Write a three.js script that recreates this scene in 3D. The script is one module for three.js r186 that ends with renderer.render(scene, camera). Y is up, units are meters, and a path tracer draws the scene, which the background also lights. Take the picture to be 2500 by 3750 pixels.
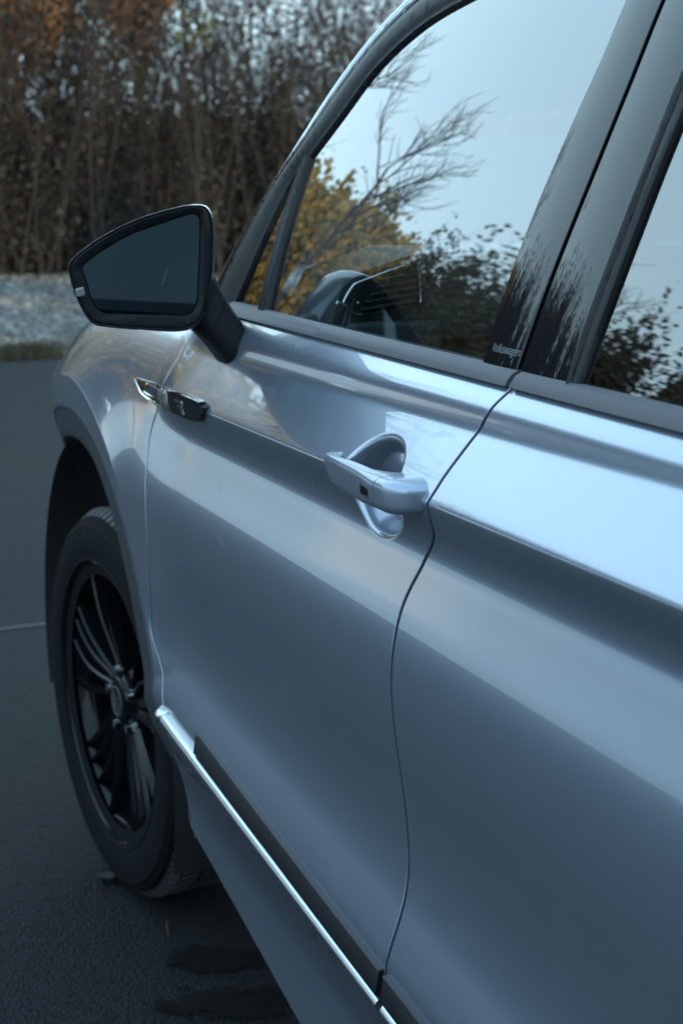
import * as THREE from 'three';
import { mergeGeometries, mergeVertices, toCreasedNormals } from 'three/addons/utils/BufferGeometryUtils.js';
import { RoundedBoxGeometry } from 'three/addons/geometries/RoundedBoxGeometry.js';
import { TextGeometry } from 'three/addons/geometries/TextGeometry.js';
import { FontLoader } from 'three/addons/loaders/FontLoader.js';
import { ImprovedNoise } from 'three/addons/math/ImprovedNoise.js';

// ---------------------------------------------------------------- camera, sky, sun, exposure
const V3 = (x, y, z) => new THREE.Vector3(x, y, z);
const scene = new THREE.Scene();
const renderer = new THREE.WebGLRenderer({ antialias: true });
renderer.toneMapping = THREE.LinearToneMapping;
renderer.toneMappingExposure = 1.0;
renderer.shadowMap.enabled = true;
const camera = new THREE.PerspectiveCamera(39.59, 682 / 1024, 0.05, 400);
camera.position.set(2.4336, 1.2731, 1.4411);
camera.lookAt(2.4336 - 0.89918, 1.2731 - 0.22261, 1.4411 - 0.37673);
camera.focus = 1.38;
camera.userData.fStop = 8;

const SUN = V3(0.86, 0.13, -0.5).normalize();
{
  const W = 512, H = 256, d = new Float32Array(W * H * 4);
  const hor = [2.7, 3.75, 4.2], zen = [1.15, 1.95, 2.65];
  for (let j = 0; j < H; j++) for (let i = 0; i < W; i++) {
    const el = ((j + 0.5) / H - 0.5) * Math.PI, az = ((i + 0.5) / W - 0.5) * 2 * Math.PI;
    const dx = Math.cos(el) * Math.cos(az), dy = Math.sin(el), dz = Math.cos(el) * Math.sin(az);
    const k = 1 - Math.exp(-Math.max(0, el) * 57.3 / 36), c = Math.max(0, dx * SUN.x + dy * SUN.y + dz * SUN.z);
    const glow = 0.9 * Math.pow(c, 12) * Math.exp(-Math.max(0, el) * 4);
    for (let q = 0; q < 3; q++) {
      let v = hor[q] * (1 - k) + zen[q] * k + glow * [1, 0.72, 0.45][q];
      if (el < 0) v = v * Math.exp(el * 14) + 0.05 * (1 - Math.exp(el * 14));
      d[(j * W + i) * 4 + q] = v;
    }
    d[(j * W + i) * 4 + 3] = 1;
  }
  const t = new THREE.DataTexture(d, W, H, THREE.RGBAFormat, THREE.FloatType);
  t.mapping = THREE.EquirectangularReflectionMapping; t.magFilter = THREE.LinearFilter; t.needsUpdate = true;
  scene.background = t; scene.environment = t;
}
const sun = new THREE.DirectionalLight(new THREE.Color(1, 0.74, 0.42), 5);
sun.position.copy(SUN).multiplyScalar(60); sun.castShadow = true; sun.shadow.radius = 2;
Object.assign(sun.shadow.camera, { left: -30, right: 30, top: 30, bottom: -30, near: 1, far: 140 });
sun.shadow.mapSize.set(2048, 2048);
scene.add(sun, sun.target);

// ---------------------------------------------------------------- small tools
let seed = 7;
const srand = (s) => { seed = s; };
const rnd = () => { seed = (seed + 0x6d2b79f5) | 0; let t = Math.imul(seed ^ (seed >>> 15), 1 | seed); t = (t + Math.imul(t ^ (t >>> 7), 61 | t)) ^ t; return ((t ^ (t >>> 14)) >>> 0) / 4294967296; };
const rr = (a, b) => a + (b - a) * rnd();
const noise = new ImprovedNoise();
const lerp = (a, b, t) => a + (b - a) * t, clamp = (x, a = 0, b = 1) => Math.min(b, Math.max(a, x));
const sstep = (a, b, x) => { const t = clamp((x - a) / (b - a)); return t * t * (3 - 2 * t); };
const R = THREE.MathUtils.degToRad;

// monotone cubic through [[x, y], ...] with rising x
function pchip(pts) {
  const x = pts.map((p) => p[0]), y = pts.map((p) => p[1]), n = x.length, h = [], d = [], m = new Array(n).fill(0);
  for (let i = 0; i < n - 1; i++) { h[i] = x[i + 1] - x[i]; d[i] = (y[i + 1] - y[i]) / h[i]; }
  for (let i = 1; i < n - 1; i++) if (d[i - 1] * d[i] > 0) { const a = 2 * h[i] + h[i - 1], b = h[i] + 2 * h[i - 1]; m[i] = (a + b) / (a / d[i - 1] + b / d[i]); }
  m[0] = d[0]; m[n - 1] = d[n - 2];
  return (q) => {
    if (q <= x[0]) return y[0] + (q - x[0]) * m[0];
    if (q >= x[n - 1]) return y[n - 1] + (q - x[n - 1]) * m[n - 1];
    let k = 0; while (q > x[k + 1]) k++;
    const t = (q - x[k]) / h[k], t2 = t * t, t3 = t2 * t;
    return (2 * t3 - 3 * t2 + 1) * y[k] + (t3 - 2 * t2 + t) * h[k] * m[k] + (-2 * t3 + 3 * t2) * y[k + 1] + (t3 - t2) * h[k] * m[k + 1];
  };
}
// heights from slopes: tilt in degrees over y, integrated from y0
function integrate(tilt, y0, y1, anchorY, anchorZ, step = 0.0005) {
  const n = Math.round((y1 - y0) / step), z = new Float64Array(n + 1);
  for (let i = 0; i < n; i++) z[i + 1] = z[i] - Math.tan(R(tilt(y0 + i * step))) * step;
  const at = (y) => { const f = clamp((y - y0) / step, 0, n - 1e-6), k = Math.floor(f); return lerp(z[k], z[k + 1], f - k); };
  const off = anchorZ - at(anchorY);
  return (y) => at(y) + off;
}
// evenly spaced numbers, denser inside the given ranges: [from, to, step]
function spaced(a, b, step, dense = []) {
  const out = [a]; let y = a;
  while (y < b) { let s = step; for (const [p, q, t] of dense) if (y >= p - 1e-9 && y < q) s = Math.min(s, t); y += s; out.push(Math.min(y, b)); }
  return out;
}
function makeGeo(pos, nor, idx, uv) {
  const g = new THREE.BufferGeometry();
  g.setAttribute('position', new THREE.Float32BufferAttribute(pos, 3));
  if (nor) g.setAttribute('normal', new THREE.Float32BufferAttribute(nor, 3));
  g.setAttribute('uv', new THREE.Float32BufferAttribute(uv ?? new Array((pos.length / 3) * 2).fill(0), 2));
  g.setIndex(idx);
  if (!nor) g.computeVertexNormals();
  return g;
}
// a grid of points P[i][j] as one smooth sheet
function sheet(P, closedJ = false, flip = false) {
  const n = P.length, m = P[0].length, pos = [], idx = [], uv = [];
  for (let i = 0; i < n; i++) for (let j = 0; j < m; j++) { const p = P[i][j]; pos.push(p.x, p.y, p.z); uv.push(j / m, i / n); }
  for (let i = 0; i < n - 1; i++) for (let j = 0; j < (closedJ ? m : m - 1); j++) {
    const a = i * m + j, b = i * m + ((j + 1) % m), c = a + m, e = b + m;
    flip ? idx.push(a, c, b, b, c, e) : idx.push(a, b, c, b, e, c);
  }
  return makeGeo(pos, null, idx, uv);
}
function fan(loop, flip = false) {
  const c = V3(0, 0, 0); loop.forEach((p) => c.add(p)); c.divideScalar(loop.length);
  const pos = [c.x, c.y, c.z], idx = [], n = loop.length;
  loop.forEach((p) => pos.push(p.x, p.y, p.z));
  for (let i = 0; i < n; i++) flip ? idx.push(0, 1 + ((i + 1) % n), 1 + i) : idx.push(0, 1 + i, 1 + ((i + 1) % n));
  return makeGeo(pos, null, idx);
}
const merge = (gs) => mergeGeometries(gs.map((g) => { const q = g.index ? g.toNonIndexed() : g.clone(); for (const k of Object.keys(q.attributes)) if (!['position', 'normal', 'uv'].includes(k)) q.deleteAttribute(k); q.morphAttributes = {}; return q; }));
function add(parent, name, geo, mat, label) {
  const m = new THREE.Mesh(geo, mat); m.name = name; m.castShadow = m.receiveShadow = true;
  if (label) m.userData.label = label;
  parent.add(m); return m;
}
const taken = new Map();
function numbered(name) { const k = taken.get(name) ?? 0; taken.set(name, k + 1); return k ? `${name}_${String(k).padStart(3, '0')}` : name; }
function thing(name, label, category, [x, y, z] = [0, 0, 0], turn = 0, group) {
  const o = new THREE.Group(); o.name = numbered(name); o.position.set(x, y, z); o.rotation.y = turn; scene.add(o);
  Object.assign(o.userData, { label, category }, group ? { group } : {});
  return o;
}
function struct(name, geo, mat, kind = 'structure', label, category) {
  const m = add(scene, numbered(name), geo, mat); m.userData.kind = kind;
  if (label) m.userData.label = label;
  if (category) m.userData.category = category;
  return m;
}
// tubes of straight tapered pieces: [x0,y0,z0,r0, x1,y1,z1,r1]
function segments(segs, sides = 5) {
  const pos = [], nor = [], idx = [], a = V3(0, 0, 0), u = V3(0, 0, 0), w = V3(0, 0, 0);
  for (const s of segs) {
    a.set(s[4] - s[0], s[5] - s[1], s[6] - s[2]).normalize();
    u.set(Math.abs(a.y) < 0.9 ? 0 : 1, Math.abs(a.y) < 0.9 ? 1 : 0, 0).cross(a).normalize(); w.crossVectors(a, u);
    const o = pos.length / 3;
    for (let e = 0; e < 2; e++) for (let k = 0; k < sides; k++) {
      const t = (k / sides) * 2 * Math.PI, c = Math.cos(t), q = Math.sin(t), n = [u.x * c + w.x * q, u.y * c + w.y * q, u.z * c + w.z * q], r = s[3 + 4 * e];
      pos.push(s[4 * e] + n[0] * r, s[1 + 4 * e] + n[1] * r, s[2 + 4 * e] + n[2] * r); nor.push(...n);
    }
    for (let k = 0; k < sides; k++) { const b = (k + 1) % sides; idx.push(o + k, o + b, o + sides + k, o + b, o + sides + b, o + sides + k); }
  }
  return makeGeo(pos, nor, idx);
}
function tube(pts, r, seg = 48, sides = 10) { return new THREE.TubeGeometry(new THREE.CatmullRomCurve3(pts), seg, r, sides, false); }

// ---------------------------------------------------------------- textures
function dataTex(n, fn, srgb = false) {
  const d = new Uint8Array(n * n * 4);
  for (let j = 0; j < n; j++) for (let i = 0; i < n; i++) { const c = fn(i / n, j / n, i, j); d.set([c[0], c[1], c[2], 255].map((v) => clamp(Math.round(v), 0, 255)), (j * n + i) * 4); }
  const t = new THREE.DataTexture(d, n, n); t.wrapS = t.wrapT = THREE.RepeatWrapping; t.magFilter = THREE.LinearFilter;
  if (srgb) t.colorSpace = THREE.SRGBColorSpace;
  t.needsUpdate = true; return t;
}
// noise that repeats on [0,1)
function pnoise(u, v, f, z = 0) { const a = u * 2 * Math.PI, b = v * 2 * Math.PI, s = f / 6.283; return noise.noise(Math.cos(a) * s + 9.1 + Math.cos(b) * s * 0.37, Math.sin(a) * s + z + Math.sin(b) * s * 0.37, Math.cos(b) * s * 0.9 + Math.sin(b) * s * 0.9 * 1.3); }
srand(11);
// a height field of packed chips: random bumps stamped on a torus
function chips(n, count, r0, r1) {
  const h = new Float32Array(n * n);
  for (let k = 0; k < count; k++) {
    const cx = rnd() * n, cy = rnd() * n, r = rr(r0, r1), e = rr(0.6, 1), a = rr(0, 3.14), hgt = rr(0.35, 1), ca = Math.cos(a), sa = Math.sin(a), q = Math.ceil(r);
    for (let j = -q; j <= q; j++) for (let i = -q; i <= q; i++) {
      const x = (i * ca + j * sa) / r, y = (-i * sa + j * ca) / (r * e), d = x * x + y * y; if (d > 1) continue;
      const p = ((Math.floor(cy) + j + n) % n) * n + ((Math.floor(cx) + i + n) % n); h[p] = Math.max(h[p], hgt * Math.sqrt(1 - d * d));
    }
  }
  return h;
}
const CH = chips(1024, 60000, 2.2, 7.5);
const asphaltBump = dataTex(1024, (u, v, i, j) => { const h = CH[j * 1024 + i] * 255; return [h, h, h]; });
const asphaltTint = dataTex(1024, (u, v, i, j) => { const h = CH[((j * 7) % 1024) * 1024 + ((i * 3) % 1024)], c = CH[j * 1024 + i], k = 118 + 150 * (c - 0.6) + (h > 0.9 ? 90 : 0); return [k * 0.96, k, k * 1.04]; }, true);
const patchTint = dataTex(512, (u, v) => { const k = 200 + 46 * pnoise(u, v, 9) + 34 * pnoise(u, v, 31, 4) + 20 * pnoise(u, v, 90, 8); return [k, k, k]; }, true);
const CL = chips(512, 2600, 9, 22);
const gravelBump = dataTex(512, (u, v, i, j) => { const h = CL[j * 512 + i] * 255; return [h, h, h]; });

const peel = dataTex(512, (u, v) => { const k = 128 + 70 * pnoise(u, v, 44) + 60 * pnoise(u, v, 90, 5); return [k, k, k]; });

// ---------------------------------------------------------------- materials
const rep = (t, x, y = x) => { const c = t.clone(); c.repeat.set(x, y); c.needsUpdate = true; return c; };
const std = (r, g, b, rough, o = {}) => new THREE.MeshStandardMaterial({ color: new THREE.Color().setRGB(r, g, b), roughness: rough, side: THREE.DoubleSide, ...o });
const phys = (r, g, b, rough, o = {}) => new THREE.MeshPhysicalMaterial({ color: new THREE.Color().setRGB(r, g, b), roughness: rough, side: THREE.DoubleSide, ...o });
const M = {
  paint: phys(0.19, 0.222, 0.285, 0.27, { metalness: 0.72, clearcoat: 1, clearcoatRoughness: 0.015, bumpMap: rep(peel, 4), bumpScale: 0.000012 }),
  paintHandle: phys(0.19, 0.222, 0.285, 0.36, { metalness: 0.72, clearcoat: 0.6, clearcoatRoughness: 0.06 }),
  paintDark: phys(0.05, 0.055, 0.065, 0.5, { metalness: 0.5 }),
  gloss: phys(0.004, 0.0045, 0.006, 0.03, { specularIntensity: 0.6 }),
  plastic: phys(0.006, 0.007, 0.009, 0.5, { specularIntensity: 0.25 }),
  satin: phys(0.045, 0.045, 0.054, 0.5, { specularIntensity: 0.35 }),
  rubber: phys(0.005, 0.0055, 0.007, 0.5, { specularIntensity: 0.35 }),
  tyre: phys(0.0032, 0.0035, 0.0045, 0.8, { specularIntensity: 0.2 }),
  tread: std(0.028, 0.031, 0.036, 0.62),
  chrome: std(0.45, 0.47, 0.51, 0.3, { metalness: 1 }),
  chromeFine: std(0.7, 0.72, 0.75, 0.08, { metalness: 1 }),
  rim: phys(0.0025, 0.003, 0.004, 0.14, { specularIntensity: 0.28 }),
  disc: std(0.16, 0.15, 0.15, 0.45, { metalness: 0.9 }),
  caliper: std(0.05, 0.05, 0.055, 0.5),
  glass: phys(0.55, 0.62, 0.63, 0.0, { transmission: 1, thickness: 0, ior: 2.3 }),
  glassDark: phys(0.08, 0.1, 0.105, 0.0, { transmission: 1, thickness: 0, ior: 2.1 }),
  mirror: std(0.05, 0.07, 0.08, 0.02, { metalness: 1 }),
  lens: phys(0.1, 0.1, 0.1, 0.15, { clearcoat: 1 }),
  dash: std(0.05, 0.058, 0.06, 0.5),
  arch: phys(0.024, 0.028, 0.034, 0.6, { specularIntensity: 0.3 }),
  black: std(0.006, 0.006, 0.007, 0.8),
  cloth: std(0.035, 0.037, 0.04, 0.9),
  print: std(0.075, 0.08, 0.09, 0.6),
};

// ---------------------------------------------------------------- the car's side as one height field z(x, y); front is -x, the car's left is +z
const profile = integrate(pchip([[0.2, -40], [0.25, -30], [0.275, -10], [0.31, 3], [0.37, 0], [0.42, -12], [0.48, -17], [0.525, -14], [0.545, -9], [0.556, 3], [0.572, 16], [0.605, 18], [0.64, 9], [0.68, -2], [0.75, -8], [0.82, -3], [0.875, 8], [0.905, 15], [0.938, 17], [0.955, 9], [0.972, -12], [0.988, -25], [1.004, -21], [1.0095, -10], [1.0142, 32], [1.021, 38], [1.04, 40], [1.064, 40], [1.077, 13], [1.083, 11], [1.09, 28], [1.097, 44], [1.11, 47], [1.2, 47]]), 0.15, 1.25, 1.013, 0.918);
const taper = (x) => 0.8 * Math.max(0, -0.1 - x) ** 2 + 0.1 * Math.max(0, x - 2.5) ** 2;
const creaseY = (x) => 1.0 + 0.018 * (x - 0.7);
const warp = (x, y) => y - (creaseY(x) - 1.013) * clamp((y - 0.65) / 0.25) * clamp((1.12 - y) / 0.05);
const sideZ = (x, y) => profile(warp(x, y)) - taper(x);
const AX = 0, AY = 0.356;                                    // front axle
const rOut = (x, y) => { const a = Math.atan2(y - AY, x - AX); return 0.562 + 0.038 * sstep(R(35), R(90), a); };
function flare(x, y, cx, base) {                             // round a wheel opening the skin sweeps out to a crease, then runs on flat
  const r = Math.hypot(x - cx, y - AY), ro = rOut(x - cx, y);
  if (r > ro + 0.4) return base(x, y);
  const k = ro / r, bx = cx + (x - cx) * k, by = AY + (y - AY) * k, zb = base(bx, by), rise = Math.max(0, 0.931 - taper(bx) - zb) * sstep(0.46, 0.57, y);
  const out = base(x, y) + rise * Math.exp(-Math.max(0, r - ro) / 0.075), flat = zb + rise - 0.03 * (ro - r), m = 1 - sstep(ro - 0.0035, ro + 0.0035, r);
  return lerp(out, flat, m);
}
const rearAX = 2.68;
const wingProf = integrate(pchip([[0.15, -10], [0.3, -6], [0.45, -5], [0.7, -2], [0.8, 1], [0.88, 9], [0.95, 16], [1.0, 24], [1.04, 38], [1.08, 54], [1.1, 63], [1.13, 72]]), 0.15, 1.25, 0.86, 0.926);
function wingBase(x, y) {                                     // the door skin gives way to a plain barrel towards the front
  const w = sstep(0.62, 0.4, x) * sstep(0.62, 0.74, y), z = sideZ(x, y);
  if (w === 0) return z;
  return lerp(z, wingProf(y + 0.09 * sstep(0.25, -0.9, x)) - taper(x), w);
}
const fenderZ = (x, y) => flare(x, y, AX, wingBase);
const quarterZ = (x, y) => flare(x, y, rearAX, sideZ);
const cup = { x: 1.245, y: 1.0, rx: 0.061, ry: 0.047, d: 0.03 };
function doorZ(x, y) {
  const r = Math.hypot((x - cup.x) / cup.rx, (y - cup.y) / cup.ry);
  let z = flare(x, y, AX, wingBase);
  if (r < 1.08) {                                            // the finger bowl behind the handle: lip, steep wall, rounded floor
    const s = sstep(1.05, 0.62, r), flat = lerp(z, sideZ(cup.x, cup.y) - 0.004, 0.75 * s);
    z = flat - cup.d * s;
  }
  return z;
}
const rearZ = (x, y) => sideZ(x, y);
const normalOf = (Z, x, y, h = 0.0006) => V3(-(Z(x + h, y) - Z(x - h, y)) / (2 * h), -(Z(x, y + h) - Z(x, y - h)) / (2 * h), 1).normalize();

// a rolled edge round a panel, so that shut lines catch light and have depth
function hem(loop, norms, r = 0.0009, deep = 0.006) {
  const n = loop.length, rows = [], pos = [], nor = [], idx = [];
  for (let i = 0; i < n; i++) {
    const t = loop[(i + 1) % n].clone().sub(loop[(i - 1 + n) % n]).normalize(), o = t.clone().cross(norms[i]).normalize();
    const ring = [];
    for (let k = 0; k <= 5; k++) { const a = (k / 5) * Math.PI / 2; ring.push([loop[i].clone().addScaledVector(o, r * Math.sin(a)).addScaledVector(norms[i], -r * (1 - Math.cos(a))), norms[i].clone().multiplyScalar(Math.cos(a)).addScaledVector(o, Math.sin(a))]); }
    ring.push([ring[5][0].clone().addScaledVector(norms[i], -deep), o]);
    rows.push(ring);
  }
  const m = rows[0].length;
  for (const ring of rows) for (const [p, q] of ring) { pos.push(p.x, p.y, p.z); nor.push(q.x, q.y, q.z); }
  for (let i = 0; i < n; i++) for (let k = 0; k < m - 1; k++) { const a = i * m + k, b = ((i + 1) % n) * m + k; idx.push(a, a + 1, b, b, a + 1, b + 1); }
  return makeGeo(pos, nor, idx);
}
function gridPanel(Z, rows, xL, xR, ts, edge = true) {
  const pos = [], nor = [], idx = [], uv = [], n = rows.length, m = ts.length, P = [], N = [];
  for (const y of rows) for (const t of ts) {
    const x = lerp(xL(y), xR(y), t), p = V3(x, y, Z(x, y)), q = normalOf(Z, x, y);
    P.push(p); N.push(q); pos.push(p.x, p.y, p.z); nor.push(q.x, q.y, q.z); uv.push(x, y);
  }
  for (let i = 0; i < n - 1; i++) for (let j = 0; j < m - 1; j++) { const a = i * m + j; idx.push(a, a + 1, a + m, a + 1, a + m + 1, a + m); }
  const g = makeGeo(pos, nor, idx, uv);
  if (!edge) return g;
  const at = [];
  for (let j = 0; j < m; j++) at.push(j);
  for (let i = 1; i < n; i++) at.push(i * m + m - 1);
  for (let j = m - 2; j >= 0; j--) at.push((n - 1) * m + j);
  for (let i = n - 2; i > 0; i--) at.push(i * m);
  return merge([g, hem(at.map((k) => P[k]), at.map((k) => N[k]))]);
}
// a panel round a wheel opening: rays from the axle, from the opening to where inside() ends
function polarPanel(Z, cx, r0, a0, a1, inside, na = 420) {
  const P = [], N = [], rows = na + 1, f = [];
  for (let k = 0; k <= 34; k++) f.push(0);
  for (let k = 1; k <= 50; k++) f.push(k / 50);
  const m = f.length;
  for (let i = 0; i <= na; i++) {
    const a = lerp(a0, a1, i / na), c = Math.cos(a), s = Math.sin(a);
    let lo = r0, hi = 1.6;
    if (inside(cx + c * (r0 + 0.002), AY + s * (r0 + 0.002))) { let r = r0; while (r < hi && inside(cx + c * r, AY + s * r)) r += 0.004; lo = r - 0.004; hi = r; for (let k = 0; k < 14; k++) { const q = (lo + hi) / 2; inside(cx + c * q, AY + s * q) ? (lo = q) : (hi = q); } } else lo = r0 + 0.001;
    for (let k = 0; k < m; k++) {
      const near = Math.min(0.07, lo - r0), r = k <= 34 ? r0 + near * (k / 34) : r0 + near + (lo - r0 - near) * f[k];
      const x = cx + c * r, y = AY + s * r; P.push(V3(x, y, Z(x, y))); N.push(normalOf(Z, x, y));
    }
  }
  const pos = P.flatMap((p) => [p.x, p.y, p.z]), nor = N.flatMap((p) => [p.x, p.y, p.z]), uv = P.flatMap((p) => [p.x, p.y]), idx = [];
  for (let i = 0; i < na; i++) for (let k = 0; k < m - 1; k++) { const a = i * m + k, b = a + m; idx.push(a, a + 1, b, b, a + 1, b + 1); }
  const at = [];
  for (let k = 0; k < m; k++) at.push(k);
  for (let i = 1; i <= na; i++) at.push(i * m + m - 1);
  for (let k = m - 2; k >= 0; k--) at.push(na * m + k);
  for (let i = na - 1; i > 0; i--) at.push(i * m);
  return merge([makeGeo(pos, nor, idx, uv), hem(at.map((k) => P[k]), at.map((k) => N[k]))]);
}

// shut lines as x over y
const gapFront = pchip([[0.29, 0.56], [0.35, 0.543], [0.40, 0.538], [0.44, 0.538], [0.5, 0.545], [0.52, 0.562], [0.54, 0.577], [0.554, 0.572], [0.584, 0.550], [0.65, 0.492], [0.769, 0.488], [0.864, 0.475], [0.93, 0.46], [0.97, 0.474], [1.027, 0.484], [1.063, 0.455], [1.115, 0.43]]);
const gapB = pchip([[0.25, 1.325], [0.42, 1.327], [0.505, 1.329], [0.541, 1.333], [0.603, 1.335], [0.651, 1.331], [0.683, 1.327], [0.757, 1.323], [0.822, 1.32], [0.897, 1.322], [0.95, 1.34], [0.99, 1.368], [1.018, 1.374], [1.036, 1.372], [1.063, 1.373], [1.091, 1.386], [1.108, 1.392]]);
const gapC = pchip([[0.25, 2.1], [0.5, 2.14], [0.75, 2.24], [0.9, 2.36], [1.1, 2.5]]);
const HEM = 0.0009, G = 0.0025 + HEM;                                  // half a shut line plus the rolled edge

const car = thing('car', 'silver grey metallic car with black wheels parked on dark asphalt before a bare hedge', 'car');
const grp = (parent, name, label) => { const g = new THREE.Group(); g.name = name; if (label) g.userData.label = label; parent.add(g); return g; };

// ---- doors
const sillY = (x) => Math.max(0.285, 0.350 - 0.125 * (x - 0.6));
const rowsDoor = spaced(0, 1, 0.0065, []).map((t) => t);
const yRows = spaced(0.3, 1.109, 0.006, [[0.5, 0.62, 0.0025], [0.935, 1.03, 0.0012], [1.03, 1.109, 0.0014]]);
const tsDoor = spaced(0, 1, 0.0125, [[0.775, 0.965, 0.0022]]);
// the bottom edge slopes: rows below 0.5 are squeezed towards it
function slopedPanel(Z, rows, xL, xR, ts, bottom) {
  const P = [], N = [], pos = [], nor = [], uv = [], idx = [], n = rows.length, m = ts.length, y0 = rows[0];
  for (const yr of rows) for (const t of ts) {
    let x = lerp(xL(yr), xR(yr), t), y = yr;
    if (yr < 0.5) y = lerp(bottom(x), 0.5, (yr - y0) / (0.5 - y0));
    const p = V3(x, y, Z(x, y)), q = normalOf(Z, x, y); P.push(p); N.push(q); pos.push(p.x, p.y, p.z); nor.push(q.x, q.y, q.z); uv.push(x, y);
  }
  for (let i = 0; i < n - 1; i++) for (let j = 0; j < m - 1; j++) { const a = i * m + j; idx.push(a, a + 1, a + m, a + 1, a + m + 1, a + m); }
  const at = [];
  for (let j = 0; j < m; j++) at.push(j);
  for (let i = 1; i < n; i++) at.push(i * m + m - 1);
  for (let j = m - 2; j >= 0; j--) at.push((n - 1) * m + j);
  for (let i = n - 2; i > 0; i--) at.push(i * m);
  return merge([makeGeo(pos, nor, idx, uv), hem(at.map((k) => P[k]), at.map((k) => N[k]))]);
}
const frontDoor = add(car, 'front_door', slopedPanel(doorZ, yRows, (y) => gapFront(y) + G, (y) => gapB(y) - G, tsDoor, sillY), M.paint);
const rearDoor = add(car, 'rear_door', slopedPanel(rearZ, yRows, (y) => gapB(y) + G, (y) => gapC(y) - G, spaced(0, 1, 0.0125), sillY), M.paint);
// ---- dark seals behind the shut lines
function seam(g, Z, y0, y1) { const P = []; for (const y of spaced(y0, y1, 0.01, [[0.93, 1.115, 0.003]])) P.push([-0.012, 0, 0.012].map((o) => V3(g(y) + o, y, Z(g(y), y) - 0.0065))); return sheet(P); }
add(car, 'shut_line_seal', seam(gapFront, doorZ, 0.36, 1.11), M.black);
add(car, 'shut_line_seal', seam(gapB, sideZ, 0.3, 1.108), M.black);
add(car, 'shut_line_seal', seam(gapC, sideZ, 0.32, 1.11), M.black);
// ---- front wing and rear quarter
const wingTop = (x) => 1.112 - 0.10 * sstep(0.25, -0.9, x);
add(car, 'front_wing', polarPanel(fenderZ, AX, 0.549, R(17.5), R(196), (x, y) => x < gapFront(y) - G && y < wingTop(x) && x > -0.78 && y > 0.3), M.paint);
add(car, 'rear_quarter', polarPanel(quarterZ, rearAX, 0.549, R(-16), R(196), (x, y) => x > gapC(y) + G && y < 1.112 && x < 3.42 && y > 0.3, 120), M.paint);
// ---- arch trims
function archTrim(cx, name) {
  const P = [], Zr = cx === AX ? fenderZ : quarterZ;
  for (let i = 0; i <= 120; i++) {
    const a = lerp(R(-3), R(200), i / 120), c = Math.cos(a), s = Math.sin(a), rin = lerp(0.452, 0.486, sstep(R(35), R(85), a));
    const row = [], z0 = Zr(cx + c * 0.549, AY + s * 0.549) + 0.0005, low = 0.012 * sstep(R(14), R(-3), a);
    for (const [r, dz] of [[0.5485, -0.02], [0.5485, -0.003], [0.5475, -0.0008], [0.5455, 0.0006], [0.541, 0.0006], [0.539, -0.0016], [0.533, -0.003], [0.51, -0.005], [rin + 0.008, -0.0085], [rin + 0.003, -0.0105], [rin, -0.015], [rin, -0.08]]) row.push(V3(cx + c * r, AY + s * r, z0 + dz - low));
    P.push(row);
  }
  return toCreasedNormals(sheet(P, false, true), 0.6);
}
add(car, 'wheel_arch_trim', archTrim(AX), M.arch);
add(car, 'wheel_arch_trim', archTrim(rearAX), M.arch);
// ---- wheel housings
function liner(cx) {
  const P = [];
  for (let i = 0; i <= 60; i++) { const a = lerp(R(-14), R(194), i / 60), c = Math.cos(a), s = Math.sin(a); P.push([[0.487, 0.9], [0.487, 0.6], [0.47, 0.5], [0.05, 0.46]].map(([r, z]) => V3(cx + c * r, AY + s * r, z))); }
  return sheet(P);
}
add(car, 'wheel_housing', liner(AX), M.black); add(car, 'wheel_housing', liner(rearAX), M.black);

// ---- strips that follow the side
function sideStrip(Z, x0, x1, prof, n = 80, endRound = 0, smooth = false) {  // prof: [y offset, z offset] over a centre line yc(x)
  const P = [];
  for (let i = 0; i <= n; i++) { const x = lerp(x0, x1, i / n), e = endRound ? clamp(Math.min(x - x0, x1 - x) / endRound, 0.02, 1) : 1; P.push(prof.map(([f, dz, yc]) => { const y = yc(x) + f, yb = yc(x); return V3(x, y, Z(x, yb) + dz * Math.sqrt(e)); })); }
  const g = sheet(P, false, true);
  const caps = [fan(P[0], false), fan(P[n], true)];
  return smooth ? merge([g, ...caps]) : toCreasedNormals(merge([g, ...caps]), 0.7);
}
const chromeY = (x) => 0.543 - 0.037 * (x - 0.6);
const bar = (h, d, yc, k = 14) => { const p = []; for (let i = 0; i <= k; i++) { const a = lerp(-0.5, 0.5, i / k) * Math.PI; p.push([h * Math.sin(a), -0.003 + (d + 0.003) * Math.cos(a) ** 0.6, yc]); } return p; };
const zFlat = (x, y) => Math.max(sideZ(x, y), sideZ(x, y + 0.012));
add(frontDoor, 'chrome_strip', sideStrip(zFlat, 0.598, 1.329, bar(0.0085, 0.0135, (x) => chromeY(x) - 0.001), 80, 0, true), M.chrome);
add(rearDoor, 'chrome_strip', sideStrip(zFlat, 1.339, 2.12, bar(0.0085, 0.0135, (x) => chromeY(x) - 0.001), 80, 0, true), M.chrome);
add(car, 'chrome_strip_end', sideStrip(zFlat, 0.565, 0.593, bar(0.009, 0.0145, (x) => chromeY(x) - 0.001), 24, 0.01, true), M.chrome);
const blackBar = (yc) => [[-0.012, -0.004, yc], [-0.012, 0.0075, yc], [-0.011, 0.0085, yc], [0.0118, 0.005, yc], [0.0128, 0.004, yc], [0.0135, -0.006, yc]];
add(frontDoor, 'black_strip', sideStrip(zFlat, 0.742, 1.328, blackBar((x) => chromeY(x) + 0.0215)), M.plastic);
add(rearDoor, 'black_strip', sideStrip(zFlat, 1.338, 2.12, blackBar((x) => chromeY(x) + 0.0215)), M.plastic);
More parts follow.
